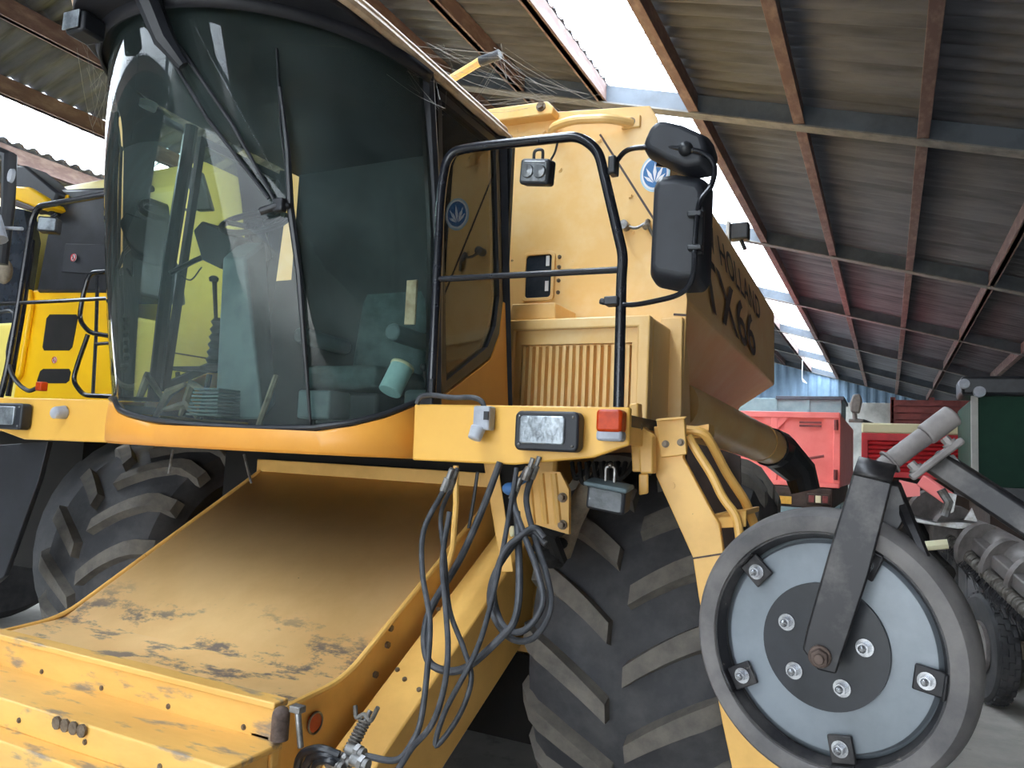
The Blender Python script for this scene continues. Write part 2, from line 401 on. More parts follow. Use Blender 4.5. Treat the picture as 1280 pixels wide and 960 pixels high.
def gpt(t, v, off=0.0):
    b = bot_xy(t); c = top_xy(t); b.z = zbot(t); c.z = ZT
    p = b*(1-v)+c*v
    k = math.sin(PI*v)*.035+off
    d = V((p.x-XM, (p.y-2.62)*1.4, 0))
    if d.length > 0: p += d.normalized()*k
    return p
m = MB(); m.grid([[gpt(PI*i/NT, j/14) for i in range(NT+1)] for j in range(15)])
m.build('windscreen', 'glass', cb, ang=80)
# black seal along the glass foot
m = MB(); m.tube([gpt(PI*i/NT, .002, .004) for i in range(NT+1)], .012, 8); m.build('windscreen_seal', 'black', cb)
# amber skirt under the glass
m = MB()
m.grid([[gpt(PI*i/NT, 0, o)+V((0, 0, -.012)) if z is None else V((gpt(PI*i/NT, 0, o).x, gpt(PI*i/NT, 0, o).y, z)) for i in range(NT+1)]
        for o, z in ((-.03, None), (.012, None), (.02, 1.80), (.016, 1.725), (.0, 1.712), (-.05, 1.712))])
m.build('cab_skirt', 'orange_band', cb, ang=50)
m = MB(); pl = [bot_xy(PI*i/32) for i in range(33)]+[V((-1.70, 3.42, 0)), V((-3.36, 3.42, 0))]
m.prism([V((XM+(p.x-XM)*.975, p.y+.02, 1.72)) for p in pl], (0, 0, .05)); m.build('cab_floor', 'dark_cab', cb)
# pillars
for s, nm in ((1, 0), (-1, 1)):
    b = V((XM+s*.845, 2.66, 1.93)); t = V((XM+s*.725, 2.64, ZT)); m = MB(); m.tube([b, (b+t)/2+V((s*.025, 0, 0)), t], .034, 8); m.build('cab_pillar', 'black', cb, bevel=0)
    b = V((XM+s*.845, 3.33, 1.80)); t = V((XM+s*.725, 3.33, ZT)); m = MB(); m.tube([b, t], .045, 4); m.build('cab_pillar', 'black', cb)
# side doors: lower panel, glass, frame
def dx(z, s): return XM+s*(.845-.12*(z-1.93)/1.44)
for s in (1, -1):
    P = lambda y, z, o=0: V((dx(z, s)+s*o, y, z))
    prof = [(2.70, 3.34), (3.29, 3.34), (3.29, 2.50), (3.24, 2.33), (3.14, 2.20), (2.70, 1.985)]
    d = MB(); d.prism([P(y, z, -.004) for y, z in prof], (s*.006, 0, 0)); g = d.build('side_window', 'glass_side', cb, smooth=False)
    inner = [(2.735, 3.30), (3.255, 3.30), (3.255, 2.52), (3.205, 2.36), (3.115, 2.245), (2.735, 2.045)]
    f = MB(); f.frame([P(y, z, -.012) for y, z in prof], [P(y, z, -.012) for y, z in inner], (s*.03, 0, 0)); f.build('window_frame', 'black', g, smooth=False)
    d = MB(); d.prism([P(2.62, 1.72), P(2.62, 1.93), P(2.70, 1.975), P(3.14, 2.19), P(3.24, 2.32), P(3.29, 2.5), P(3.33, 2.5), P(3.33, 1.72)], (s*.02, 0, 0)); d.build('cab_side_panel', 'orange_band', cb, bevel=.005)
# rear wall, roof
m = MB(); m.span((XM-.66, 3.38, 1.72), (XM+.78, 3.41, ZT)); m.span((XM-.80, 3.38, 1.72), (XM-.66, 3.41, 2.72)); m.build('cab_rear_wall', 'dark_cab', cb)
m = MB()
def roof_out(o=0):
    pts = []
    for i in range(41):
        t = PI*i/40; c, s_ = math.cos(t), math.sin(t)
        if c > 0: pts.append((XM-(.70+o)*c, 2.6-(1.0+o)*s_))
        else: pts.append((XM+(.735+o)*abs(c)**(2/4.0), 2.6-(1.0+o)*abs(s_)**(2/4.0)))
    pts += [(XM+.735+o, 3.42), (XM-.70-o, 3.42)]
    return pts
m.prism([V((x, y, ZT-.005)) for x, y in roof_out(-.012)], (0, 0, .05))
rf = m.build('cab_roof', 'roof_black', cb, bevel=.006)
m = MB(); m.prism([V((x, y, ZT+.045)) for x, y in roof_out(0)], (0, 0, .05)); m.build('roof_shell', 'trim_pale', rf, bevel=.02, seg=3)
m = MB(); ro = roof_out(.004); m.tube([V((x, y, ZT+.03)) for x, y in ro[30:42]], .022, 8); m.build('roof_edge', 'trim_pale', rf)
m = MB()  # dark visor lip round the glass top
m.grid([[gpt(PI*i/NT, 1, .03)+V((0, 0, -.045)) for i in range(NT+1)], [gpt(PI*i/NT, 1, .05)+V((0, 0, .0)) for i in range(NT+1)]]); m.build('visor_lip', 'roof_black', rf, solid=.012)
m = MB()
cpt = atz(103, 33, 3.315)
Rl = Matrix.Rotation(math.radians(4), 3, 'Z')
m.box(cpt+Rl @ V((.004, .012, 0)), (.10, .10, .085), Rl); lm = m.build('roof_work_lamp', 'black_plastic', cb, bevel=.012)
m = MB(); m.box(cpt+Rl @ V((0, -.048, 0)), (.085, .006, .07), Rl); m.build('lens', 'clear_lens', lm, bevel=.002)
# dome lamp inside (bright disc near visor)
m = MB(); p = at(190, 57, 2.35); m.lathe([(.0, .0), (.05, 0), (.045, -.03), (.0, -.035)], V((p.x, p.y, ZT-.01)), (0, 0, 1), 20, cap=False); m.build('interior_lamp', 'white', cb)
# wiper: motor cover, arms, blade
def gpx(px, py, off=.02):
    # point on the glass seen at a pixel
    r = ray(px, py); best = None
    for i in range(120):
        for j in range(61):
            p = gpt(PI*(.04+.92*i/119), j/60, off); d = (p-V((0, 0, EYE))).normalized().cross(r.normalized()).length
            if best is None or d < best[0]-1e-4 or (abs(d-best[0]) < 2e-3 and p.y < best[1].y-.05): best = (d, p)
    return best[1]
q = [gpx(*p, .05) for p in ((196, 10), (212, 55), (228, 85))]
m = MB(); m.tube([q[0]+V((-.01, -.05, .03)), q[1]+V((0, -.03, 0)), q[2]], [.045, .04, .02], 8); wp = m.build('wiper_motor_cover', 'black_plastic', cb)
m = MB(); m.tube([gpx(*p, .035) for p in ((205, 55), (258, 145), (335, 252))], .007, 8); m.build('wiper_arm', 'black', wp)
m = MB(); m.tube([gpx(*p, .035) for p in ((222, 60), (290, 160), (345, 248))], .007, 8); m.build('wiper_arm', 'black', wp)
m = MB(); a, b, c = gpx(325, 262, .045), gpx(350, 258, .045), gpx(362, 262, .04)
m.tube([a, b, c], [.016, .016, .014], 8); m.box(b, (.05, .03, .05)); m.build('wiper_bracket', 'black', wp, bevel=.006)
m = MB(); m.tube([gpx(*p, .028) for p in ((353, 110), (360, 185), (365, 260), (372, 340), (381, 430), (389, 530))], [.006, .011, .014, .013, .010, .005], 8); m.build('wiper_blade', 'black', wp)
m = MB(); m.tube([gpx(*p, .005) for p in ((345, 62), (354, 160), (362, 262), (375, 400), (388, 532))], .004, 6); m.build('windscreen_joint', 'black', cb)
# ---- cab interior
m = MB(); a = at(302, 300, 2.75)
def iv(px, py, y): return at(px, py, y)
prof = [iv(275, 312, 2.62), iv(298, 300, 2.70), iv(332, 300, 2.80)]
m.hexa([iv(268, 525, 2.55), iv(330, 525, 2.55), iv(285, 505, 2.85), iv(345, 505, 2.85), iv(278, 322, 2.62), iv(306, 322, 2.62), iv(300, 302, 2.80), iv(332, 302, 2.80)])
stc = m.build('steering_column', 'grey_cab', cb, bevel=.015)
m = MB(); cen = iv(318, 278, 2.82); ax = V((.15, -.55, .8)).normalized(); u = ax.orthogonal().normalized(); w_ = ax.cross(u)
m.tube([cen+(u*math.cos(2*PI*i/36)+w_*math.sin(2*PI*i/36))*.165 for i in range(36)], .016, 8, closed=True)
for k in range(3):
    aa = 2*PI*k/3+.4; m.tube([cen-ax*.03, cen+(u*math.cos(aa)+w_*math.sin(aa))*.16], .014, 6)
m.tube([cen-ax*.2, cen+ax*.01], [.05, .04], 12); m.build('steering_wheel', 'black', stc)
m = MB()
for k in range(8):
    z = .015*k; m.box(iv(265, 522, 2.50)+V((0.02, 0.0, .0+z*1.1+.01)), (.20-.006*k, .16-.004*k, .010))
m.build('pedal_bellows', 'grey_cab', stc, bevel=.003)
m = MB(); m.prism([iv(241, 288, 2.72), iv(252, 276, 2.72), iv(296, 296, 2.72), iv(275, 336, 2.72), iv(252, 325, 2.72)], (.02, .10, .0)); mo = m.build('monitor', 'dark_cab', cb, bevel=.008)
m = MB(); m.tube([iv(212, 342, 2.63), iv(245, 325, 2.74), iv(262, 318, 2.78)], .014, 8); m.build('monitor_arm', 'black', mo)
m = MB(); m.tube(spline([iv(222, 340, 2.64), iv(238, 350, 2.7), iv(252, 334, 2.74)], 6), .004, 6); m.build('monitor_cable', 'black', mo)
m = MB(); m.prism([iv(229, 216, 2.95), iv(238, 208, 2.95), iv(250, 214, 2.95), iv(264, 262, 2.95), iv(244, 263, 2.95)], (-.03, .06, .01)); mi = m.build('side_mirror', 'black_plastic', cb, bevel=.01)
m = MB(); m.tube(spline([iv(222, 252, 2.66), iv(232, 262, 2.8), iv(246, 262, 2.95)], 6), .008, 6); m.build('mirror_arm', 'black', mi)
m = MB(); m.tube([iv(270, 400, 2.9), iv(268, 350, 2.88)], [.010, .013], 8); m.lathe([(.0, 0), (.022, 0), (.026, .02), (.016, .03), (0, .032)], iv(267, 352, 2.88), (0, 0, 1), 14, cap=False)
gl = m.build('gear_lever', 'black', cb)
m = MB(); p0 = iv(268, 455, 2.9); p1 = iv(271, 398, 2.9); prof = []
for k in range(13): prof.append((.034+(.014 if k % 2 else 0)-.001*k, (p1.z-p0.z)*k/12))
m.lathe(prof, p0, (0, 0, 1), 16); m.build('lever_boot', 'dark_cab', gl)
m = MB(); m.box(iv(244, 462, 2.88), (.24, .14, .02)); m.tube([iv(222, 465, 2.86), iv(226, 520, 2.86)], .014, 6); m.tube([iv(262, 468, 2.90), iv(250, 524, 2.9)], .016, 6); m.build('foot_rest', 'dark_cab', cb, bevel=.004)
for pts in (((165, 520), (185, 470), (205, 500)), ((190, 528), (212, 490), (232, 480)), ((205, 512), (235, 505), (248, 522)), ((225, 520), (240, 480), (262, 492))):
    m = MB(); m.tube([iv(x, y, 2.62) for x, y in pts], [.012, .026, .012], 7); m.build('cab_rag', 'cab_beige', cb)
# seat: base, cushion, backrest, armrest
sx, sy = -2.44, 3.12
m = MB(); m.span((sx-.20, sy-.10, 1.77), (sx+.20, sy+.28, 2.02)); st = m.build('seat', 'dark_cab', cb, bevel=.02)
m = MB(); m.box((sx, sy+.06, 2.09), (.48, .46, .12)); m.build('seat_cushion', 'seat', st, bevel=.045, seg=3)
m = MB(); m.box((sx, sy+.30, 2.42), (.46, .13, .58), Matrix.Rotation(math.radians(-8), 3, 'X')); m.build('backrest', 'seat', st, bevel=.05, seg=3)
for s in (-1, 1):
    m = MB(); m.tube([V((sx+s*.29, sy+.24, 2.30)), V((sx+s*.29, sy-.14, 2.31))], .045, 10); m.build('armrest', 'grey_cab', st, bevel=.01)
m = MB(); m.span((-1.98, 2.86, 1.77), (-1.76, 3.25, 2.02)); co = m.build('control_console', 'grey_cab', cb, bevel=.02)
m = MB(); m.tube([V((-1.90, 2.95, 2.0)), V((-1.92, 2.93, 2.12))], .008, 6); m.ball((-1.92, 2.93, 2.13), .02); m.build('control_lever', 'black', co)
m = MB(); m.box(iv(405, 507, 2.50)+V((0, 0, 0)), (.17, .14, .12)); m.build('storage_box', 'grey_cab', cb, bevel=.01)
m = MB(); m.tube([iv(345, 470, 2.6), iv(322, 535, 2.45)], .013, 6); m.build('lever_rod', 'cab_beige', cb)
m = MB(); m.box(iv(514, 378, 2.75), (.055, .012, .20)); m.build('notice_strip', 'trim_pale', cb, bevel=.003)
# can lying against the glass
tb = thing('tub', 'pale blue cylindrical tub tilted against the right corner of the cab glass', 'tub', iv(490, 498, 2.58))
p0, p1 = iv(487, 490, 2.60), iv(503, 458, 2.66); d_ = (p1-p0)
m = MB(); m.cyl(p0, p1, .050, n=24); m.build('body', 'tub', tb, bevel=.004)
m = MB(); m.cyl(p0+d_*.94, p0+d_*1.06, .053, n=24); m.build('lid', 'cream', tb, bevel=.004)

# ---- front panels of the platforms
BY = 2.4
def flat(name, pts, m_, Y, th, parent, bevel=.006, **k):
    mm = MB(); mm.prism([at(x, y, Y) for x, y in pts], (0, th, 0)); return mm.build(name, m_, parent, bevel=bevel, **k)
pr = flat('platform_panel', [(518, 505), (787, 509), (786, 556), (741, 572), (640, 581), (515, 575)], 'yellow_fresh', BY, .03, cb)
pL = MB(); pL.prism([V((-4.42, BY, 1.92)), V((-3.335, BY, 1.918)), V((-3.315, BY, 1.712)), V((-4.0, BY, 1.705)), V((-4.24, BY, 1.75)), V((-4.42, BY, 1.80))], (0, .03, 0))
pL.build('platform_panel', 'yellow_fresh', cb, bevel=.006)
for x0, x1 in ((-1.60, -.78), (-4.42, -3.36)):
    m = MB(); m.span((x0, BY+.03, 1.86), (x1, 3.72, 1.90)); m.build('platform_floor', 'dark_iron', cb)
    m = MB(); m.span((x0, BY+.03, 1.74), (x0+.03, 3.7, 1.86)); m.build('platform_joist', 'yellow', cb); m = MB(); m.span((x1-.03, BY+.03, 1.80), (x1, 3.7, 1.86)); m.build('platform_joist', 'yellow', cb)
def headlamp(cx_, cz, parent=cb):
    m = MB(); m.prism([V((x, BY-.062, z)) for x, z in rrect(cx_, cz, .235, .135, .022)], (0, .055, 0)); h = m.build('headlamp', 'black_plastic', parent, bevel=.008)
    m = MB(); m.prism([V((x, BY-.072, z)) for x, z in rrect(cx_-.012, cz+.003, .165, .095, .012)], (0, .014, 0)); m.build('lens', 'clear_lens', h, bevel=.004)
    m = MB()
    for sx_, sz_ in ((-1, 1), (1, 1), (-1, -1), (1, -1)): m.ball((cx_+sx_*.098, BY-.064, cz+sz_*.048), .005, n=8)
    m.build('lamp_screw', 'steel', h, kind='stuff')
headlamp(-1.032, 1.832); headlamp(-4.055, 1.820)
# amber marker on the right end
p = at(764, 531, BY-.03); m = MB(); m.prism([V((x, BY-.06, z)) for x, z in rrect(p.x, p.z+.012, .088, .075, .014)], (0, .06, 0)); mk = m.build('marker_lamp', 'orange_lens', cb, bevel=.01)
m = MB(); m.prism([V((x, BY-.055, z)) for x, z in rrect(p.x, p.z-.036, .088, .035, .012)], (0, .055, 0)); m.build('lower_lens', 'grey_plastic', mk, bevel=.008)
# grey electrical socket with cable
p = at(605, 527, BY-.03); m = MB(); m.box((p.x, BY-.03, p.z+.012), (.065, .05, .085)); m.cyl((p.x-.012, BY-.045, p.z-.02), (p.x-.02, BY-.06, p.z-.066), .028, .024, 16); so = m.build('electric_socket', 'grey_plastic', cb, bevel=.006)
m = MB(); m.box((p.x+.022, BY-.057, p.z+.02), (.018, .006, .03)); m.build('socket_clip', 'black_plastic', so)
m = MB(); m.tube(spline([at(*q, BY-.01) for q in ((521, 505), (526, 496), (540, 494), (565, 497), (590, 497), (602, 502), (606, 512))], 6), .010, 8); m.build('socket_cable', 'hose', so)
m = MB(); m.tube([at(539, 505, BY+.02), at(540, 474, BY+.03)], .008, 8); m.build('aerial_stub', 'black', cb)
# plain socket cap on the far left panel
p = at(77, 515, BY-.02); m = MB(); m.cyl((p.x, BY, p.z), (p.x-.005, BY-.05, p.z-.005), .034, .03, 20); m.ball((p.x-.005, BY-.05, p.z-.006), .03, (1, .6, 1)); m.build('socket_cap', 'grey_plastic', cb, bevel=.004)
# ---- handrail on the right platform
HY = 2.45
path = fillet([at(539, 498, HY), at(551, 240, HY), at(560, 190, HY), at(600, 183, HY), at(724, 170, HY), at(748, 188, HY), at(779, 320, HY), at(777, 345, HY), at(773, 512, HY)], .09, 6)
m = MB(); m.tube(path, .0185, 12); hr = m.build('handrail', 'black_gloss', cb)
m = MB(); m.tube([at(550, 349, HY), at(778, 337, HY)], .012, 10); m.build('cross_rail', 'black_gloss', hr)
m = MB(); m.span(at(538, 505, HY)+V((-.03, -.03, -.01)), at(538, 505, HY)+V((.03, .03, .03))); m.build('rail_foot', 'black', hr, bevel=.005)
# lamp hung on the handrail
p = at(672, 216, HY-.02)
Rr = Matrix.Rotation(math.radians(8), 3, 'Y') @ Matrix.Rotation(math.radians(10), 3, 'X')
def worklamp(p, R, wd, hg, dp, parent, frost='clear_lens', cells=True):
    m = MB(); m.prism([V(p)+R @ V((x, -dp/2, z)) for x, z in rrect(0, 0, wd, hg, .012)], R @ V((0, dp, 0))); h = m.build('work_lamp', 'black_plastic', parent, bevel=.008)
    m = MB(); m.prism([V(p)+R @ V((x, -dp/2-.004, z)) for x, z in rrect(0, 0, wd*.86, hg*.80, .01)], R @ V((0, .008, 0))); m.build('lens', frost, h, bevel=.002)
    if cells:
        for s in (-1, 1):
            m = MB(); m.lathe([(0, 0), (wd*.19, .002), (wd*.215, .008), (wd*.215, .014)], V(p)+R @ V((s*wd*.205, -dp/2-.014, 0)), R @ V((0, 1, 0)), 24, cap=False); m.build('reflector', 'grey_lens', h)
    return h
wl = worklamp(p, Rr, .118, .092, .06, cb, frost='grey_lens')
m = MB(); m.tube(fillet([p+V((-.018, 0, .04)), p+V((-.018, 0, .088)), p+V((.018, 0, .088)), p+V((.018, 0, .04))], .02, 4), .006, 8); m.tube(spline([p+V((.045, 0, .035)), p+V((.06, .01, .07)), p+V((.065, .02, .11))], 5), .004, 6); m.build('lamp_hanger', 'black', wl)
# mirrors
MY = 2.40
arm = spline([at(766, 212, HY), at(772, 200, HY-.01), at(786, 187, MY), at(815, 184, MY-.02), at(852, 186, MY-.04), at(880, 192, MY-.05), at(893, 208, MY-.05), at(889, 232, MY-.05), at(874, 255, MY-.06), at(869, 300, MY-.06), at(866, 345, MY-.05), at(852, 366, MY-.03), at(820, 376, MY), at(785, 381, HY-.01), at(762, 375, HY)], 6)
m = MB(); m.tube(arm, .009, 10); ma = m.build('mirror_arm', 'black_gloss', cb)
m = MB(); m.box(at(767, 208, HY-.01), (.028, .05, .065)); m.build('arm_clamp', 'black', ma, bevel=.006)
m = MB(); m.box(at(766, 377, HY-.01), (.05, .05, .03)); m.cyl(at(757, 378, HY), at(750, 376, HY), .012, n=8); m.build('arm_clamp', 'black', ma, bevel=.006)
# wide angle mirror (back of the housing faces the camera)
def shell(out, Yf, dep, name, parent, r=.02, taper=.8, bev=.02):
    c = V((0, 0, 0)); P = [at(x, y, Yf) for x, y in out]
    for q in P: c += q/len(P)
    m = MB(); k = [c+(q-c)*taper+V((0, -dep, 0)) for q in P]; k2 = [c+(q-c)*.96+V((0, -dep*.55, 0)) for q in P]
    m.grid([P, k2, k], closed_u=True); m.bm.faces.new(m.bm.verts[:0] or [m.bm.verts.new(q+V((0, -.001, 0))) for q in k]); m.bm.faces.new([m.bm.verts.new(q) for q in P])
    bmesh.ops.remove_doubles(m.bm, verts=m.bm.verts, dist=.002)
    return m.build(name, 'black_plastic', parent, bevel=bev, seg=3)
sm = shell([(818, 168), (830, 159), (862, 166), (893, 180), (899, 200), (893, 222), (868, 226), (842, 216), (812, 200), (808, 190)], MY+.06, .10, 'wide_mirror', cb)
m = MB(); m.box(at(854, 193, MY+.07), (.17, .004, .10), Matrix.Rotation(math.radians(12), 3, 'Y')); m.build('mirror_pane', 'mirror_glass', sm)
m = MB(); m.ball(at(857, 186, MY-.045), .024); m.build('ball_joint', 'black', sm)
lm = shell([(828, 226), (850, 223), (886, 228), (893, 240), (890, 355), (882, 367), (858, 368), (824, 361), (817, 352), (822, 240)], MY+.07, .10, 'main_mirror', cb)
m = MB(); m.box(at(855, 296, MY+.08), (.16, .004, .30)); m.build('mirror_pane', 'mirror_glass', lm)
m = MB(); m.prism([at(x, y, MY-.005) for x, y in ((858, 258), (882, 262), (880, 320), (858, 322))], (0, -.025, 0)); m.build('mount_plate', 'black', lm, bevel=.005)
for y in (268, 310):
    m = MB(); m.box(at(869, y, MY-.055), (.045, .03, .018)); m.build('mount_clamp', 'black', lm, bevel=.004)

# ---- grain tank
TY = 4.0
tk = MB()
def sym(p): return V((2*XM-p.x, p.y, p.z))
ft, ff = at(818, 134, TY), at(858, 374, TY)
rt, rfold = at(968, 385, 7.9), at(968, 481, 7.9); rl = at(925, 509, 7.9)
fl = V((rl.x-.05, TY+.02, rl.z)); 
secF = [V((-1.5, TY, 1.95)), V((-1.28, TY, 2.12)), V((ff.x, TY, ff.z)), V((ft.x-.0, TY, ft.z-.06)), V((ft.x-.06, TY, ft.z))]
secR = [V((-1.5, 7.9, 1.95)), rl, rfold, V((rt.x, 7.9, rt.z-.05)), V((rt.x-.06, 7.9, rt.z))]
full = lambda s_: s_+[sym(p) for p in reversed(s_)]
A_, B_ = full(secF), full(secR)
tk.grid([[p.lerp(q, i/16) for p, q in zip(A_, B_)] for i in range(17)], closed_u=True); tk.bm.faces.new([tk.bm.verts.new(p) for p in A_]); tk.bm.faces.new([tk.bm.verts.new(p) for p in B_])
bmesh.ops.remove_doubles(tk.bm, verts=tk.bm.verts, dist=.001)
tank = tk.build('grain_tank', 'yellow_tank', cb, bevel=.012, ang=25)
# front wall skin (stands proud of the hopper) down to the hood
lowR = at(850, 527, TY-.02)
m = MB(); pts = [at(600, 150, TY-.015), at(690, 140, TY-.015), at(812, 132, TY-.015), at(821, 146, TY-.015), at(859, 374, TY-.015), at(852, 527, TY-.015)]
bl = V((2*XM-pts[-1].x, TY-.015, pts[-1].z)); 
poly = [V((XM-1.30, TY-.015, ft.z+.03))]+pts[1:]+[bl, V((2*XM-pts[4].x, TY-.015, pts[4].z))]
m.prism(poly, (0, .02, 0)); m.build('tank_front_wall', 'yellow_tank', tank, bevel=.004)
m = MB(); a, b = at(588, 150, TY-.10), at(690, 142, TY-.10); a2, b2 = at(588, 133, TY-.10), at(684, 126, TY-.10)
m.prism([V((XM-.5, TY-.10, a.z)), b, at(692, 134, TY-.10), b2, V((XM-.5, TY-.10, a2.z))], (0, .10, 0)); m.build('tank_top_rail', 'yellow_tank', tank, bevel=.008)
bolts([at(676, 133, TY-.105)], tank, r=.02, h=.02)
# seam between front wall sheets, with bolts
def strip(pts, wdt, m_, Y, parent, name, th=.004):
    mm = MB(); P = [at(x, y, Y) for x, y in pts]
    for a, b in zip(P, P[1:]):
        n_ = V((-(b-a).z, 0, (b-a).x)).normalized()*wdt/2; mm.prism([a-n_, b-n_, b+n_, a+n_], (0, -th, 0))
    return mm.build(name, m_, parent)
strip([(750, 168), (856, 335)], .012, 'decal', TY-.016, tank, 'sheet_seam', .002)
strip([(842, 393), (858, 394)], .012, 'decal', TY-.016, tank, 'sheet_seam', .002)
bolts([at(x, y, TY-.017) for x, y in ((749, 175), (788, 245), (700, 212), (847, 420), (790, 290), (680, 165))], tank, r=.011, h=.012, m='yellow_tank')
m = MB(); m.tube(fillet([at(690, 166, TY-.02), at(692, 158, TY-.12), at(716, 150, TY-.13), at(760, 148, TY-.13), at(790, 154, TY-.02)], .10, 5), .026, 10); hd = m.build('grab_handle', 'yellow_tank', tank)
m = MB(); m.box(at(789, 153, TY-.02), (.11, .02, .07)); m.build('handle_plate', 'yellow_tank', hd, bevel=.006); bolts([at(789, 152, TY-.03)], hd, r=.016)
# emblem
ec = at(819, 217, TY-.016)
rx, rz = .085, .105
def elli(s_, y, n=40, cx_=0, cz_=0): return [V((ec.x+cx_+rx*s_*math.cos(2*PI*i/n), ec.y+y, ec.z+cz_+rz*s_*math.sin(2*PI*i/n))) for i in range(n)]
m = MB(); m.prism(elli(1, 0), (0, -.004, 0)); em = m.build('emblem', 'blue_pale', tank)
m = MB(); m.prism(elli(.9, -.004), (0, -.002, 0)); m.build('emblem_rim', 'white', em)
m = MB(); m.prism(elli(.78, -.006), (0, -.002, 0)); m.build('emblem_disc', 'blue', em)
m = MB()
for a, l in ((90, .075), (60, .07), (122, .07), (36, .055), (146, .055)):
    a = math.radians(a); d = V((math.cos(a)*.85, 0, math.sin(a))); n_ = V((-d.z, 0, d.x)); o_ = V((ec.x, ec.y-.008, ec.z-.06))
    m.prism([o_+d*.01, o_+d*l*.9+n_*.010, o_+d*l*1.6, o_+d*l*.9-n_*.010], (0, -.002, 0))
m.build('emblem_leaf', 'white', em)
# window in the tank wall
W = lambda x, y, o=0: at(x, y, TY-.017-o)
c = W(674, 346)
m = MB(); ou = [V((c.x+x, c.y, c.z+z)) for x, z in rrect(0, 0, .205, .295, .03)]; inn = [V((c.x+x, c.y, c.z+z)) for x, z in rrect(0, 0, .165, .255, .02)]
m.frame(ou, inn, (0, -.018, 0)); wf = m.build('tank_window_frame', 'yellow_tank', tank, bevel=.003)
m = MB(); m.prism([V((p.x, p.y-.003, p.z)) for p in inn], (0, -.004, 0)); m.build('window_pane', 'dark_window', wf)
m = MB(); m.box((c.x+.055, c.y-.009, c.z+.09), (.022, .003, .06)); m.box((c.x+.055, c.y-.009, c.z-.06), (.022, .003, .06)); m.build('level_mark', 'white', wf)
bolts([(c.x+.125, c.y, c.z+z) for z in (-.1, -.03, .05, .11)], wf, r=.008, h=.014)
# latch with chain
m = MB(); a, b = at(781, 282, TY-.05), at(808, 279, TY-.05); m.cyl(a+V((0, .03, 0)), a+V((0, -.03, 0)), .026, n=12); m.tube(spline([a, at(795, 285, TY-.06), b, at(812, 286, TY-.05), at(818, 298, TY-.03)], 5), .009, 8); m.cyl(b+V((0, .03, .02)), b+V((0, -.02, -.03)), .016, n=8); m.build('tank_latch', 'steel', tank)
# yellow lever with dark grip above the cab roof
m = MB(); a, b, c_ = at(545, 101, 3.9), at(600, 77, 3.9), at(625, 68, 3.9); m.cyl(V((a.x-.0, 3.95, a.z-.01)), b, .026, n=10)
m.cyl(a, V((a.x-.05, 4.02, 3.75)), .024, n=10); lv = m.build('folding_lever', 'yellow_tank', tank)
m = MB(); m.cyl(b, c_, .03, n=12); m.build('lever_grip', 'hose', lv)
# side of the tank: lettering
def side(y, k):
    f = (y-TY)/(7.9-TY); a = secF[3].lerp(secR[3], f); b = secF[2].lerp(secR[2], f); return b.lerp(a, k)
def letters(txt, y0, y1, k0, k1, name):
    cu = bpy.data.curves.new(name, 'FONT'); cu.body = txt; cu.extrude = 0; cu.offset = .012; cu.space_character = 1.05
    o = bpy.data.objects.new(name, cu); C.objects.link(o); bpy.context.view_layer.update()
    dg = bpy.context.evaluated_depsgraph_get(); me = bpy.data.meshes.new_from_object(o.evaluated_get(dg)); bpy.data.objects.remove(o)
    xs = [v.co.x for v in me.vertices]; ys = [v.co.y for v in me.vertices]; ax_, bx_, ay, by_ = min(xs), max(xs), min(ys), max(ys)
    for v in me.vertices:
        u_ = (v.co.x-ax_)/(bx_-ax_); q = (v.co.y-ay)/(by_-ay)
        p = side(y0+(y1-y0)*u_, k0+(k1-k0)*q); v.co = p+V((.012, 0, .002))
    me.materials.append(M['decal']); ob = bpy.data.objects.new(name, me); C.objects.link(ob); adopt(ob, tank)
letters('TX66', 4.55, 6.6, .08, .50, 'model_lettering')
letters('NEW HOLLAND', 4.4, 7.0, .58, .82, 'maker_lettering')
# small lamp at the rear top of the tank
p = at(925, 290, 6.6); m = MB(); m.box(p, (.16, .10, .15)); rl_ = m.build('rear_lamp', 'black_plastic', tank, bevel=.015)
m = MB(); m.box(p+V((-.09, -.02, .0)), (.03, .12, .17)); m.build('lens', 'grey_plastic', rl_, bevel=.006)
m = MB(); m.cyl(p+V((-.02, 0, 0)), V((side(6.6, .97).x-.03, 6.6, p.z-.16)), .018, n=8); m.build('lamp_bracket', 'black', rl_)
# ---- engine hood with louvres
HYY = 3.62
hx0, hx1 = at(638, 430, HYY).x, at(816, 430, HYY).x
hz1 = at(720, 400, HYY).z; hz0 = 1.90
m = MB(); m.prism([V((hx0, HYY, hz0)), V((hx1, HYY, hz0)), V((hx1, HYY, hz1)), V((hx0, HYY, hz1))], (0, TY-.02-HYY, 0)); hood = m.build('engine_hood', 'yellow_tank', cb, bevel=.014, seg=3)
m = MB()
ou = [V((x, HYY, z)) for x, z in ((hx0+.0, hz0), (hx1, hz0), (hx1, hz1), (hx0, hz1))]; inn = [V((x, HYY, z)) for x, z in ((hx0+.05, hz0), (hx1-.06, hz0), (hx1-.06, hz1-.055), (hx0+.05, hz1-.055))]
m.frame(ou, inn, (0, -.065, 0)); m.build('hood_frame', 'yellow_tank', hood, bevel=.008)
m = MB(); lx0, lx1, lz1 = hx0+.085, hx1-.095, hz1-.13
m.frame([V((hx0+.05, HYY-.034, hz0)), V((hx1-.06, HYY-.034, hz0)), V((hx1-.06, HYY-.034, hz1-.055)), V((hx0+.05, HYY-.034, hz1-.055))], [V((lx0, HYY-.034, hz0)), V((lx1, HYY-.034, hz0)), V((lx1, HYY-.034, lz1)), V((lx0, HYY-.034, lz1))], (0, .03, 0))
ns = 16; pw = (lx1-lx0)/ns
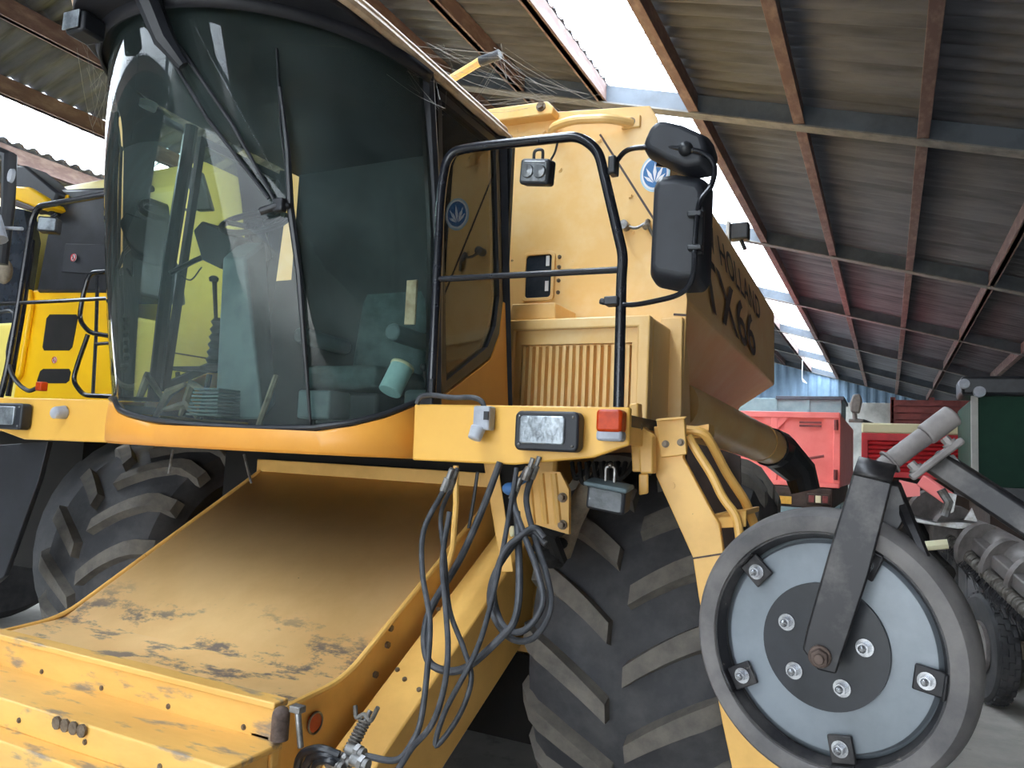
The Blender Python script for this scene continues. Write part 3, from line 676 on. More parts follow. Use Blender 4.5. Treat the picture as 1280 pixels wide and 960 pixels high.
for k in range(ns):
    x = lx0+pw*(k+.5); prof = [(x-pw*.30, 0), (x-pw*.20, -.034), (x+pw*.20, -.034), (x+pw*.30, 0)]
    m.prism([V((px_, HYY-.002+dy, hz0)) for px_, dy in prof], (0, 0, lz1-.012-hz0))
    m.ball((x, HYY-.004, lz1-.012), pw*.33, (1, .6, 1), 10)
m.build('louvre_panel', 'yellow_tank', hood, bevel=0)
m = MB(); a = at(632, 398, HYY+.1); m.prism([at(634, 400, HYY+.05), at(694, 398, HYY+.05), at(694, 378, HYY+.05), at(640, 380, HYY+.05)], (0, .30, 0)); m.build('hood_ledge', 'yellow_tank', hood, bevel=.006)
# upright corner post right of the hood
m = MB(); m.prism([at(826, 398, TY-.06), at(853, 396, TY-.06), at(851, 528, TY-.06), at(824, 530, TY-.06)], (0, .05, 0)); m.build('corner_post', 'yellow_tank', cb, bevel=.006)
# ---- body sides and machine interior, underbody shade coloured in
m = MB(); m.span((XM-1.05, 3.5, .75), (XM+1.05, 8.6, 1.95)); m.build('threshing_body', 'yellow', cb, bevel=.02)
m = MB(); m.span((XM-1.12, 3.42, .95), (XM+.92, 3.55, 1.73)); m.build('front_shade_panel', 'void', cb)  # black sheet over the body front, deep shade put into its colour
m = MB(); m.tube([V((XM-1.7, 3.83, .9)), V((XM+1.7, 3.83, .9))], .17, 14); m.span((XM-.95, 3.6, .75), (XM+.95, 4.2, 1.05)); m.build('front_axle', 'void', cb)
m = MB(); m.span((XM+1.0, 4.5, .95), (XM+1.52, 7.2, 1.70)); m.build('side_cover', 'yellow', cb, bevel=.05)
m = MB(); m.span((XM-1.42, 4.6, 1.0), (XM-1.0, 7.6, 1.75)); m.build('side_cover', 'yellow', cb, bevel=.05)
m = MB(); m.span((XM+1.02, 3.5, .22), (XM+1.16, 4.2, 1.3)); m.build('drive_shade_box', 'void', cb, bevel=.03)  # near black block added where deep shade falls beside the tyre
m = MB(); m.span((XM-.9, 3.5, .35), (XM+1.0, 8.4, .78)); m.build('belly_shade_box', 'void', cb)  # near black box added to darken the shaded space under the body
m = MB(); m.prism([V((-1.02, 4.0, 1.75)), V((-1.02, 4.42, 1.75)), V((-1.02, 4.30, 2.3)), V((-1.0, 4.0, 2.62))], (-.02, 0, 0)); m.build('side_panel', 'yellow_tank', cb, bevel=.004)
# rear steering wheels
for s in (1, -1):
    m = MB(); m.lathe([(.25, -.2), (.5, -.22), (.6, -.16), (.62, 0), (.6, .16), (.5, .22), (.25, .2)], (XM+s*.95, 8.0, .62), (1, 0, 0), 32); m.build('rear_tyre', 'rubber', cb)
# ---- unloading auger
e1, e2 = at(892, 528, 5.6), at(974, 564, 7.4); e0 = e1-(e2-e1)*.42
m = MB(); m.tube([e0, e1, e1.lerp(e2, .5), e2], [.165, .165, .16, .155], 20); au = m.build('unloading_auger', 'yellow_tank', cb)
m = MB(); m.tube([e1+(e2-e1)*.62, e1+(e2-e1)*.64], [.166, .166], 20); m.build('auger_flange', 'yellow_tank', au)
d = (e2-e1).normalized()
m = MB(); m.tube([e2-d*.35, e2-d*.05, at(1000, 590, 7.5), at(1007, 614, 7.5)], [.175, .18, .15, .13], 14); m.build('rubber_spout', 'black', au, ang=20)
# ---- front tyres
def tyre():
    R0, Wd = .845, .90; hw = Wd/2
    prof = [(.40, -.24), (.46, -.29), (.60, -hw*.985), (.70, -hw), (.775, -hw*.93), (.815, -hw*.80), (.835, -hw*.5), (R0, 0)]
    prof = prof+[(r, -h) for r, h in prof[-2::-1]]
    m = MB(); m.lathe(prof, (0, 0, 0), (1, 0, 0), 72, cap=False)
    def rad(s):
        a = abs(s)/hw
        if a > 1.0: return .70
        pr = [(0, R0), (.5, .835), (.80, .815), (.93, .775), (1.0, .70)]
        for (p, q), (p2, q2) in zip(pr, pr[1:]):
            if p <= a <= p2: return q+(q2-q)*(a-p)/(p2-p)
        return .7
    n = 18
    for sd in (-1, 1):
        for k in range(n):
            th0 = 2*PI*(k+(.5 if sd > 0 else 0))/n
            rows = []
            for j in range(9):
                u_ = j/8; s = sd*(.035+u_*(hw*1.0-.035)); s_ = min(abs(s), hw)*sd
                th = th0-(.62*u_-.16*u_*u_)*.60
                wd = .037+.008*u_
                rb = rad(s_); top = min(rb+.056, .905-.16*max(0, u_-.72)**1.2)
                rr = lambda rad_, dth: V((s_+ (sd*.012 if u_ > .97 else 0), -rad_*math.sin(th+dth), rad_*math.cos(th+dth)))
                wa = wd/R0
                rows.append([rr(rb-.01, -wa*1.35), rr(top, -wa), rr(top, wa), rr(rb-.01, wa*1.35)])
            nf = len(m.bm.faces); m.grid(rows)
            for rw in (rows[0], rows[-1]): m.poly(rw)
            m.bm.faces.ensure_lookup_table()
            for f in m.bm.faces[nf:]: f.material_index = 1
    bmesh.ops.remove_doubles(m.bm, verts=m.bm.verts, dist=.0008)
    return m
TYC = V((XM+1.59, 3.83, .905))
for s, tx in ((1, XM+1.57), (-1, XM-1.76)):
    m = tyre(); bmesh.ops.translate(m.bm, verts=m.bm.verts, vec=V((tx, 3.83, .905)))
    ty = m.build('front_tyre', 'rubber', cb, ang=28, bevel=0); ty.data.materials.append(M['lug_rubber'])
    m = MB(); m.lathe([(.0, -.05), (.30, -.06), (.40, -.20), (.45, -.22), (.45, .22), (.40, .20), (.30, .10), (0, .1)], (tx, 3.83, .905), (1, 0, 0), 32, cap=False); m.build('wheel_rim', 'yellow', ty)
# ---- ladder on the right side
def plate(name, pts, m_, Y, th, parent=cb, bev=.004): return flat(name, pts, m_, Y, th, parent, bev)
LY = 2.72
ld = plate('ladder_side', [(817, 533), (856, 528), (854, 572), (889, 638), (899, 655), (905, 693), (908, 740), (935, 905), (966, 905), (985, 960), (1010, 1100), (945, 1100), (903, 905), (873, 745), (866, 697), (820, 595)], 'yellow', LY, .03)
m = MB(); m.prism([at(x, y, LY-.022) for x, y in ((820, 524), (855, 521), (858, 568), (826, 572))], (0, .02, 0)); bp = m.build('bolt_plate', 'yellow', ld, bevel=.003)
m = MB(); m.prism([at(820, 526, LY-.05), at(855, 523, LY-.05), at(856, 521, LY-.02), at(820, 524, LY-.02)], (0, .03, .004)); m.build('plate_lip', 'yellow', ld)
bolts([at(832, 555, LY-.022), at(851, 553, LY-.022)], bp, r=.009, h=.014)
bolts([at(840, 607, LY), at(892, 656, LY)], ld, r=.008, h=.004, m='yellow')
strip([(866, 698), (904, 692)], .006, 'rust_iron', LY-.001, ld, 'fold_line', .002)
m = MB(); m.tube(fillet([at(853, 537, 2.80), at(880, 540, 2.80), at(890, 556, 2.84), at(908, 591, 2.90), at(932, 627, 2.96), at(945, 662, 3.0), at(952, 720, 3.02)], .03, 5), .018, 10); m.build('ladder_rail', 'yellow', ld)
m = MB(); m.tube(fillet([at(860, 545, 2.76), at(872, 566, 2.76), at(890, 594, 2.76), at(903, 622, 2.76), at(921, 645, 2.76), at(927, 690, 2.76), at(932, 730, 2.76)], .03, 5), .016, 10); m.build('ladder_rail', 'yellow', ld)
for (ax, ay, bx, by_) in ((890, 643, 933, 637), (900, 740, 955, 735), (920, 840, 985, 838)):
    a, b = at(ax, ay, LY+.02), at(bx, by_, LY+.06); m = MB(); m.prism([a, b, b+V((0, .30, 0)), a+V((0, .30, 0))], (0, 0, -.02)); m.prism([a, b, b+V((0, 0, -.06)), a+V((0, 0, -.05))], (0, .012, 0)); m.build('ladder_step', 'yellow', ld, bevel=.003)
m = MB(); m.prism([at(862, 534, 2.84), at(886, 530, 2.84), at(886, 545, 2.84), at(866, 548, 2.84)], (0, .1, 0)); m.build('rail_bracket', 'yellow', ld)
m = MB(); m.prism([at(860, 552, 3.02), at(900, 562, 3.02), at(925, 570, 3.02), at(927, 660, 3.02), at(915, 720, 3.02), at(880, 690, 3.02), at(858, 620, 3.02)], (0, .02, 0)); m.build('ladder_back_plate', 'chassis', ld)  # dark brown puts the ladder's shade into the panel colour
m = MB(); a = at(955, 1010, LY); m.span((a.x-.12, LY-.0, 0), (a.x+.22, LY+.35, .06)); m.build('ladder_foot', 'yellow', ld)
m = MB(); m.prism([at(945, 1050, LY), at(1000, 1050, LY), V((a.x+.18, LY, 0.03)), V((a.x-.05, LY, 0.03))], (0, .03, 0)); m.build('ladder_leg', 'yellow', ld)
# hinge block between the platform and the ladder
flat('hinge_plate', [(786, 540), (800, 530), (816, 545), (816, 592), (800, 592), (798, 560), (786, 556)], 'yellow', 2.62, .05, cb)
bolts([at(795, 533, 2.6)], cb, r=.016, h=.02)
flat('hinge_post', [(786, 505), (797, 503), (801, 590), (790, 590)], 'yellow', 2.70, .06, cb)
flat('tow_tab', [(798, 592), (810, 592), (810, 617), (798, 619)], 'yellow', 2.64, .012, cb)
# ---- feeder house
fx0, fx1 = -3.30, -1.72
def fz(y): return 1.574+.574*(y-3.36)
m = MB(); T = .02
secs = [(3.36, fz(3.36)), (2.23, fz(2.23)), (1.93, .905), (1.845, .895), (1.828, .80)]
P = [V((x, y, z)) for y, z in secs for x in (fx0, fx1)]
m.grid([[V((fx0+.018, y, z)), V((fx1-.012, y, z))] for y, z in secs])
M['feeder_top'] = mat('scuffed feeder lid paint', srgb(250, 206, 142), .42, col2=srgb(240, 194, 128), scale=2.6, spot=RUST, spot_scale=34, spot_lo=.74, spot_hi=.77, bump=.08, bscale=14)
M['frame_yellow'] = mat('worn frame paint', YEL, .45, col2=YEL2, scale=3, spot=srgb(146, 128, 108), spot_scale=7, spot_lo=.56, spot_hi=.66, bump=.1, bscale=20, stretch=(.6, 2, 2))
def scuff(mm, y0, y1, colour):
    nt = mm.node_tree; N = nt.nodes; L = nt.links; b = N['Principled BSDF']; src = b.inputs['Base Color'].links[0].from_socket
    tc = N.new('ShaderNodeTexCoord'); mp = N.new('ShaderNodeMapping'); mp.inputs['Scale'].default_value = (1, 2.2, 1); L.new(tc.outputs['Object'], mp.inputs[0])
    a = N.new('ShaderNodeTexNoise'); a.inputs['Scale'].default_value = 3.2; a.inputs['Detail'].default_value = 10; a.inputs['Roughness'].default_value = .72; L.new(mp.outputs[0], a.inputs['Vector'])
    r = N.new('ShaderNodeMapRange'); r.inputs[1].default_value = .53; r.inputs[2].default_value = .60; L.new(a.outputs['Fac'], r.inputs[0])
    s = N.new('ShaderNodeSeparateXYZ'); L.new(tc.outputs['Object'], s.inputs[0])
    r1 = N.new('ShaderNodeMapRange'); r1.inputs[1].default_value = y1; r1.inputs[2].default_value = y1-.18; L.new(s.outputs['Y'], r1.inputs[0])
    r2 = N.new('ShaderNodeMapRange'); r2.inputs[1].default_value = y0; r2.inputs[2].default_value = y0+.1; L.new(s.outputs['Y'], r2.inputs[0])
    m1 = N.new('ShaderNodeMath'); m1.operation = 'MULTIPLY'; L.new(r1.outputs[0], m1.inputs[0]); L.new(r2.outputs[0], m1.inputs[1])
    m2 = N.new('ShaderNodeMath'); m2.operation = 'MULTIPLY'; L.new(m1.outputs[0], m2.inputs[0]); L.new(r.outputs[0], m2.inputs[1])
    x = N.new('ShaderNodeMix'); x.data_type = 'RGBA'; x.inputs[7].default_value = colour; L.new(src, x.inputs[6]); L.new(m2.outputs[0], x.inputs[0]); L.new(x.outputs[2], b.inputs['Base Color'])
scuff(M['feeder_top'], 1.9, 2.5, srgb(136, 120, 108))
fh = m.build('feeder_house', 'feeder_top', cb, solid=.012)
# rolled edge of the lid
for x in (fx0, fx1):
    m = MB(); m.tube(fillet([V((x, y, z+.004)) for y, z in secs], .1, 5), .012, 8); m.build('lid_edge', 'yellow', fh)
m = MB(); m.box((XM, 3.37, fz(3.36)+.03), (1.60, .02, .09)); m.build('lid_flange', 'yellow', fh, bevel=.004)
for x in (fx0, fx1-.012):
    m = MB(); m.prism([V((x, 3.36, fz(3.36))), V((x, 2.23, fz(2.23))), V((x, 1.93, .905)), V((x, 1.86, .80)), V((x, 1.86, .45)), V((x, 2.3, .42)), V((x, 3.36, .95))], (.012, 0, 0)); m.build('feeder_side', 'yellow', fh)
m = MB(); m.span((fx0, 1.84, .40), (fx1, 1.90, .80)); m.build('feeder_mouth', 'void', fh)
# bolts and slots on the right side
for px_, py in ((468, 843), (483, 806), (487, 785)):
    p = atx(px_, py, fx1); m = MB(); m.cyl(p, p+V((.012, 0, 0)), .013, n=6); m.build('bolt', 'bolt', fh)
p = atx(392, 903, fx1); m = MB(); m.lathe([(.0, .008), (.030, .008), (.034, .0)], p, (1, 0, 0), 24, cap=False); rr_ = m.build('reflector', 'red_reflector', fh)
m = MB(); m.tube([p+V((.008, math.cos(2*PI*i/24)*.034, math.sin(2*PI*i/24)*.034)) for i in range(24)], .004, 6, closed=True); m.build('reflector_rim', 'steel', rr_)
# header mounting frame: two steps across the front
fy = 1.80
a = at(345, 880, fy); zb = a.z
b2z = at(345, 932, fy-.02).z
m = MB(); m.span((-3.62, fy, b2z-.08), (a.x, fy+.03, zb)); m.span((-3.62, fy-.012, zb-.016), (a.x+.004, fy+.05, zb+.006)); fr = m.build('header_frame', 'frame_yellow', cb, bevel=.005)
z2 = at(300, 905, fy).z
b2 = at(345, 932, fy-.02)
m = MB(); m.prism([V((-3.62, fy+.01, b2.z)), V((-3.62, fy-.21, b2.z)), V((-3.62, fy-.21, b2.z-.09)), V((-3.62, fy-.19, b2.z-.09)), V((-3.62, fy-.19, b2.z-.02)), V((-3.62, fy+.01, b2.z-.02))], (b2.x+3.62, 0, 0)); m.build('frame_step', 'frame_yellow', fr, bevel=.006)
m = MB(); m.span((-3.62, fy-.28, b2.z-.30), (b2.x-.03, fy-.19, b2.z-.088)); m.span((-3.60, fy-.185, b2.z-.29), (b2.x-.04, fy, b2.z-.03)); m.build('frame_beam', 'frame_yellow', fr, bevel=.006)
c_ = at(88, 908, fy-.215)
for k in range(4):
    m = MB(); m.lathe([(.012, 0), (.02, 0), (.02, .008), (.012, .008)], c_+V((-.06+.04*k, 0, -.0)), (0, -1, 0), 10); m.build('chain_lug', 'bolt', fr)
for k in range(5):
    bolts([V((b2.x-.15-.33*k, fy, zb-.09)), V((b2.x-.25-.33*k, fy-.21, b2.z-.05))], fr, r=.006, h=.006)
# corner roller and latch pieces at the right end of the frame
p = at(352, 885, fy-.01)
m = MB(); m.cyl(p+V((.0, 0, -.02)), p+V((.0, 0, -.09)), .026, n=16); m.ball(p+V((0, 0, -.02)), .026); m.build('corner_post', 'rust_iron', fr)
m = MB(); m.tube([at(372, 885, fy), at(376, 935, fy)], .010, 8); m.box(at(372, 886, fy), (.04, .03, .02)); m.build('latch_pin', 'steel', fr, bevel=.003)
m = MB(); m.span((a.x-.02, fy-.0, .40), (fx1+.0, fy+.06, zb-.10)); m.build('frame_end', 'yellow', fr)
# lift arm box along the right side of the feeder
def lz(y): return .574*(y-2.573)+.984
m = MB(); sx0, sx1 = fx1+.05, -1.484; ya, yb_ = 1.80, 3.30
m.hexa([V((sx0, ya, lz(ya)-.34)), V((sx1, ya, lz(ya)-.34)), V((sx0, yb_, lz(yb_)-.46)), V((sx1, yb_, lz(yb_)-.46)), V((sx0, ya, lz(ya))), V((sx1, ya, lz(ya))), V((sx0, yb_, lz(yb_))), V((sx1, yb_, lz(yb_)))])
la = m.build('lift_arm', 'yellow', cb, bevel=.008)
for px_, py in ((548, 762), (542, 752), (506, 850), (497, 838), (524, 863)):
    r_ = ray(px_, py); k_ = (lz(0)-EYE)/(r_.z-.574*r_.y); p = V((r_.x*k_, r_.y*k_, EYE+r_.z*k_))
    m = MB(); m.cyl(p, p+V((0, -.004, .007)), .009, n=8); m.build('bolt', 'bolt', la)
# spring tensioner and couplings
m = MB(); s0, s1 = at(457, 900, 1.98), at(436, 940, 1.93); d = s1-s0; L_ = d.length; d.normalize(); u = d.orthogonal().normalized(); w_ = d.cross(u)
m.tube([s0+d*L_*i/160+(u*math.cos(2*PI*i/16)+w_*math.sin(2*PI*i/16))*.016 for i in range(161)], .0045, 6); sp_ = m.build('tension_spring', 'spring_iron', cb)
m = MB(); m.tube([s0-d*.03, s1+d*.05], .008, 8); m.build('spring_rod', 'steel', sp_)
m = MB(); e = at(455, 893, 1.98); m.tube(spline([e+V((-.035, 0, .02)), e+V((-.02, -.01, -.01)), e, e+V((.025, 0, -.015)), e+V((.05, 0, .03))], 5), .007, 8); m.build('spring_hook', 'spring_iron', sp_)
for x, y, l in ((430, 948, 1.90), (445, 938, 1.90), (420, 955, 1.88), (450, 952, 1.88)):
    m = MB(); p = at(x, y, l); m.cyl(p+V((-.03, 0, 0)), p+V((.03, 0, -.005)), .017, n=12); m.cyl(p+V((.0, 0, 0)), p+V((.014, 0, -.003)), .022, n=6); m.build('hose_coupling', 'steel', cb)
for k in range(3):
    m = MB(); m.tube(spline([at(370+9*k, 975, 1.9), at(376+10*k, 945+5*k, 1.88), at(398+6*k, 936+7*k, 1.86), at(424, 944+6*k, 1.88)], 6), .013, 10); m.build('hydraulic_hose', 'black', cb)
# ---- hoses
HZ = 2.42
hoses = [
 ([(572, 585), (564, 610), (551, 645), (556, 700), (562, 762), (580, 812), (589, 850), (573, 896), (545, 932), (556, 890), (591, 823), (608, 776), (626, 700), (640, 622), (646, 585)], .0085, 'hose', 2.34),
 ([(566, 585), (554, 614), (530, 662), (528, 715), (537, 773), (535, 826), (527, 896), (515, 928), (495, 950), (457, 945)], .0095, 'hose', 2.30),
 ([(625, 578), (602, 639), (576, 697), (541, 756), (531, 790), (533, 820), (544, 834), (567, 839), (591, 829), (626, 797), (643, 776), (649, 738), (648, 680), (646, 640)], .0125, 'hose', 2.38),
 ([(660, 585), (652, 598), (642, 625), (655, 668), (672, 715), (678, 756), (655, 788), (629, 782), (617, 738), (629, 692), (649, 671), (668, 660), (680, 672)], .0105, 'hose', 2.36),
 ([(670, 585), (664, 598), (658, 627), (670, 677), (684, 721), (688, 762), (667, 797), (637, 797), (614, 762), (617, 721), (643, 680), (664, 664), (682, 680)], .0105, 'hose', 2.39),
 ([(562, 640), (553, 700), (557, 760), (560, 810), (555, 860), (540, 905), (515, 935), (500, 958), (480, 985)], .009, 'hose', 2.27),
]
for pts, r, mt, Y in hoses:
    m = MB(); n = len(pts); m.tube(spline([at(x, y, Y-.0011*(y-585)+.02*math.sin(i*1.1)) for i, (x, y) in enumerate(pts)], 8), r, 10); h = m.build('hydraulic_hose', mt, cb)
for x, y, Y in ((560, 616, 2.33), (554, 614, 2.29), (656, 600, 2.36), (664, 598, 2.39), (640, 624, 2.35)):
    m = MB(); p = at(x, y, Y); q = at(x+6, y-16, Y); m.cyl(p, q, .014, n=10); m.cyl(q, q+(q-p)*.7, .009, n=8); m.build('hose_fitting', 'steel', cb)
m = MB(); m.tube([at(570, 582, 2.46), at(570, 630, 2.46), at(566, 685, 2.46), at(555, 725, 2.5)], .011, 8); m.build('oil_pipe', 'yellow', cb)
m = MB(); m.tube([at(597, 590, 2.5), at(592, 625, 2.5), at(586, 660, 2.5)], .007, 8); m.build('oil_pipe', 'black', cb)
m = MB(); m.hexa([at(x, y, Y) for Y in (2.62, 2.68) for x, y in ((627, 715), (642, 715), (604, 575), (622, 575))]); m.build('strut', 'yellow', cb, bevel=.004)
p = at(638, 611, 2.5); m = MB(); m.ball(p, .032, (1, .8, .75)); m.cyl(p+V((0, .02, .01)), p+V((.03, .1, .05)), .015, n=8); m.build('blue_cap', 'blue_cap', cb, label='blue plastic dust cap')
m = MB(); m.cyl(at(639, 664, 2.55), at(652, 664, 2.58), .02, n=12); m.build('pin_head', 'cream', cb)
# ribbed yellow bracket, twisted shaft and knuckle beside the tyre
m = MB(); pts = [(642, 592), (654, 588), (700, 590), (711, 612), (711, 668), (690, 662), (668, 655), (652, 662), (644, 640)]
m.prism([at(x, y, 2.62) for x, y in pts], (0, .02, 0))
for x in (660, 676, 692): m.tube([at(x, 592, 2.62), at(x+6, 655, 2.62)], .014, 8)
rb = m.build('ribbed_bracket', 'yellow', cb); bolts([at(703, 622, 2.615), at(703, 656, 2.615)], rb, r=.012, h=.02)
m = MB(); random.seed(3)
for k in range(14): m.ball(at(668+random.random()*34, 660+random.random()*44, 2.70+random.random()*.1), .022+random.random()*.022, (1, 1, .8), 10)
m.tube([at(655, 658, 2.66), at(690, 672, 2.70), at(700, 700, 2.78)], .03, 8); m.build('universal_joint', 'void', cb)
m = MB(); m.tube([at(745, 590, 2.85), at(715, 650, 2.9), at(700, 690, 2.95)], [.04, .045, .05], 12); m.build('drive_shaft', 'cab_beige', cb)
for k in range(7):
    m = MB(); x = 715+9*k; m.tube(spline([at(x, 578, 2.75), at(x+4, 598+5*(k % 3), 2.72), at(x+16, 590+7*(k % 2), 2.75), at(x+22, 578, 2.8)], 5), .009, 6); m.build('cable_loop', 'void', cb)
# lamp hung under the platform
p = at(761, 622, 2.50); R_ = Matrix.Rotation(math.radians(7), 3, 'Y') @ Matrix.Rotation(math.radians(10), 3, 'X')
hl = worklamp(p, R_, .138, .088, .07, cb, frost='grey_lens', cells=False)
m = MB(); m.box(p+R_ @ V((0, -.012, .046)), (.155, .085, .016), R_); m.build('lamp_hood', 'grey_cab', hl, bevel=.006)
m = MB(); m.tube(fillet([p+V((-.014, 0, .05)), p+V((-.014, 0, .105)), p+V((.018, 0, .105)), p+V((.018, 0, .05))], .01, 3), .005, 6); m.ball(p+V((.002, 0, .11)), .01); m.build('lamp_hanger', 'steel', hl)
# dipstick wires under the cab
for x0, y0, x1, y1, Y in ((216, 562, 211, 592, 2.5), (305, 568, 314, 604, 2.6)):
    m = MB(); m.tube([at(x0, y0, Y), at(x1, y1, Y)], .006, 6); m.build('hanging_rod', 'steel', cb)
# dark tyre guard at the far left
m = MB(); m.prism([at(0, 556, 2.6), at(60, 552, 2.6), at(48, 600, 2.6), at(5, 720, 2.6), at(-40, 760, 2.6), at(-60, 560, 2.6)], (0, .03, 0)); m.build('tyre_guard', 'black_plastic', cb, bevel=.004)
# ------------------------------------------------------------------ the second combine (left)
c2 = thing('combine_harvester', 'bright yellow and black combine harvester partly hidden behind the cab at the left', 'combine harvester', (-5.8, 6.0, 0))
QX = -4.92
def f2(name, pts, m_, Y, th, parent=c2, bev=.006, **k): return flat(name, pts, m_, Y, th, parent, bev, **k)
m = MB(); m.prism([V((QX, 3.62, 1.9)), V((QX, 3.62, 2.62)), V((QX, 3.95, 2.62)), V((QX, 3.95, 3.70)), V((QX, 4.15, 3.98)), V((QX, 8.5, 3.98)), V((QX, 8.5, 1.9))], (-2.9, 0, 0)); bd = m.build('body', 'yellow_pale', c2, bevel=.03)
m = MB()
for pts in ((( 4.0, 2.40), (8.4, 2.40)), ((4.45, 2.40), (4.45, 1.95)), ((3.9, 2.15), (4.7, 2.15)), ((4.7, 2.40), (4.7, 1.92))):
    m.tube([V((QX+.001, y, z)) for y, z in pts], .006, 6)
m.build('panel_joint', 'decal', bd)
FY = 3.55
f2('engine_panel', [(14, 505), (40, 362), (150, 360), (160, 505)], 'yellow_new', FY, .05, bev=.02)
for pts in ([(58, 398), (62, 393), (95, 393), (97, 397), (90, 434), (86, 438), (55, 438), (53, 434)], [(50, 464), (54, 461), (86, 461), (88, 465), (86, 476), (82, 479), (48, 479), (46, 476)]):
    f2('air_opening', pts, 'void', FY-.004, .006, bev=0)
m = MB(); m.prism([at(29, 380, FY), at(42, 362, FY), at(44, 385, FY), at(30, 470, FY), at(24, 478, FY)], (0, -.04, 0)); m.build('panel_edge', 'yellow_new', c2, bevel=.012)
f2('black_shroud', [(44, 366), (62, 270), (66, 236), (150, 232), (162, 366)], 'black', FY-.02, .5, bev=.03)
f2('shroud_panel', [(76, 340), (82, 304), (150, 306), (150, 345)], 'black_plastic', FY-.03, .012, bev=.006)
f2('roof_fairing', [(20, 206), (30, 206), (72, 240), (62, 268), (38, 262), (14, 225)], 'black_plastic', FY-.1, .2, bev=.02)
f2('beacon_cover', [(13, 232), (34, 233), (55, 246), (62, 258), (52, 262), (13, 247)], 'yellow_new', FY-.15, .15, bev=.015)
f2('beacon_base', [(13, 247), (52, 262), (34, 263), (13, 256)], 'decal', FY-.14, .12, bev=.01)
def sticker(px_, py, Y, r):
    c = at(px_, py, Y); m = MB(); m.lathe([(0, -.001), (r, -.001), (r, .003), (0, .003)], c, (0, 1, 0), 28, cap=False); s = m.build('warning_sticker', 'white', c2)
    m = MB(); m.tube([c+V((r*.88*math.cos(2*PI*i/28), -.003, r*.88*math.sin(2*PI*i/28))) for i in range(28)], r*.11, 6, closed=True)
    m.tube([c+V((-r*.6, -.004, r*.6)), c+V((r*.6, -.004, -r*.6))], r*.09, 6); m.build('red_ring', 'red_print', s)
    m = MB(); m.ball(c+V((-.0, -.004, r*.42)), r*.14, (1, .2, 1), 8); m.prism([c+V((x*r, -.004, z*r)) for x, z in ((-.12, .25), (.16, .22), (.3, -.1), (.2, -.55), (.05, -.55), (.05, -.15), (-.15, -.5), (-.28, -.45))], (0, -.001, 0)); m.build('figure_mark', 'black', s)
sticker(92, 322, FY-.046, .031); sticker(68, 450, FY-.006, .026)
m = MB(); m.box(at(83, 248, FY-.03), (.05, .008, .05)); m.build('yellow_tag', 'yellow_new', c2)
H2 = 3.05
m = MB(); m.tube(fillet([at(-30, 600, H2), at(8, 470, H2), at(22, 390, H2), at(40, 275, H2), at(48, 258, H2), at(150, 240, H2), at(190, 236, H2)], .12, 6), .021, 10); h2 = m.build('handrail', 'black_gloss', c2)
m = MB(); m.tube([at(-30, 381, H2), at(60, 377, H2), at(150, 372, H2)], .013, 8); m.build('cross_rail', 'black_gloss', h2)
m = MB(); m.tube(fillet([at(40, 300, H2+.2), at(30, 380, H2+.2), at(10, 495, H2+.2)], .1, 5), .02, 8); m.build('handrail', 'black_gloss', c2)
m = MB(); m.tube(fillet([at(150, 338, H2+.25), at(112, 341, H2+.25), at(103, 372, H2+.25), at(99, 400, H2+.25), at(112, 416, H2+.25), at(150, 422, H2+.25)], .06, 5), .016, 10); m.tube(fillet([at(110, 418, H2+.25), at(97, 455, H2+.25), at(91, 476, H2+.25), at(104, 494, H2+.25), at(150, 496, H2+.25)], .06, 5), .016, 10)
m.tube([at(122, 345, H2+.27), at(120, 420, H2+.27), at(116, 494, H2+.27)], .012, 8); m.tube([at(120, 430, H2+.27), at(150, 428, H2+.27)], .012, 8); m.build('step_rail', 'black_gloss', c2)
p = at(62, 282, H2-.05); R_ = Matrix.Rotation(math.radians(35), 3, 'Z')
w2 = worklamp(p, R_, .12, .10, .08, c2, cells=False)
m = MB(); m.tube([p+V((.0, .0, .05)), at(70, 268, H2)], .01, 6); m.build('lamp_hanger', 'black', w2)
# mirror assembly and post at the frame edge
m = MB(); m.tube([at(-6, 190, 3.1), at(12, 196, 3.1), at(10, 260, 3.1), at(2, 330, 3.1)], [.05, .05, .045, .04], 10); m.build('mirror_post', 'black_plastic', c2)
m = MB(); m.lathe([(0, -.02), (.045, -.02), (.05, 0), (0, .01)], at(16, 220, 3.0), (.2, 1, 0), 24, cap=False); m.build('round_lamp', 'grey_plastic', c2)
m = MB(); m.tube([at(-10, 284, 3.0), at(28, 286, 3.04)], .012, 8); m.tube([at(-8, 272, 2.95), at(0, 300, 2.95)], .05, 10); m.build('lamp_arm', 'grey_plastic', c2)
f2('cab_side', [(-60, 250), (30, 262), (36, 300), (10, 480), (-60, 480)], 'dark_window', FY+.1, .1, bev=0)
m = MB(); m.ball(at(6, 340, 3.2), .07, (1, .6, 1.3)); m.build('mirror_back', 'cab_beige', c2)
p = at(52, 483, H2); m = MB(); m.box(p, (.06, .05, .06)); m.build('marker_lamp', 'orange_lens', c2, bevel=.008)
m = MB(); m.tube(spline([at(-10, 392, H2), at(18, 392, H2), at(10, 440, H2), at(16, 470, H2), at(34, 488, H2), at(48, 484, H2)], 5), .014, 8); m.build('lamp_stalk', 'black', c2)
m = MB(); m.span((-7.6, 3.0, 1.75), (QX-.05, 3.6, 1.9)); m.build('platform', 'black_plastic', c2)
m = MB(); m.span((-7.3, 3.7, .7), (QX-.5, 8.3, 1.9)); m.build('chassis', 'void', c2)  # near black stands in for the tyre shade under the body
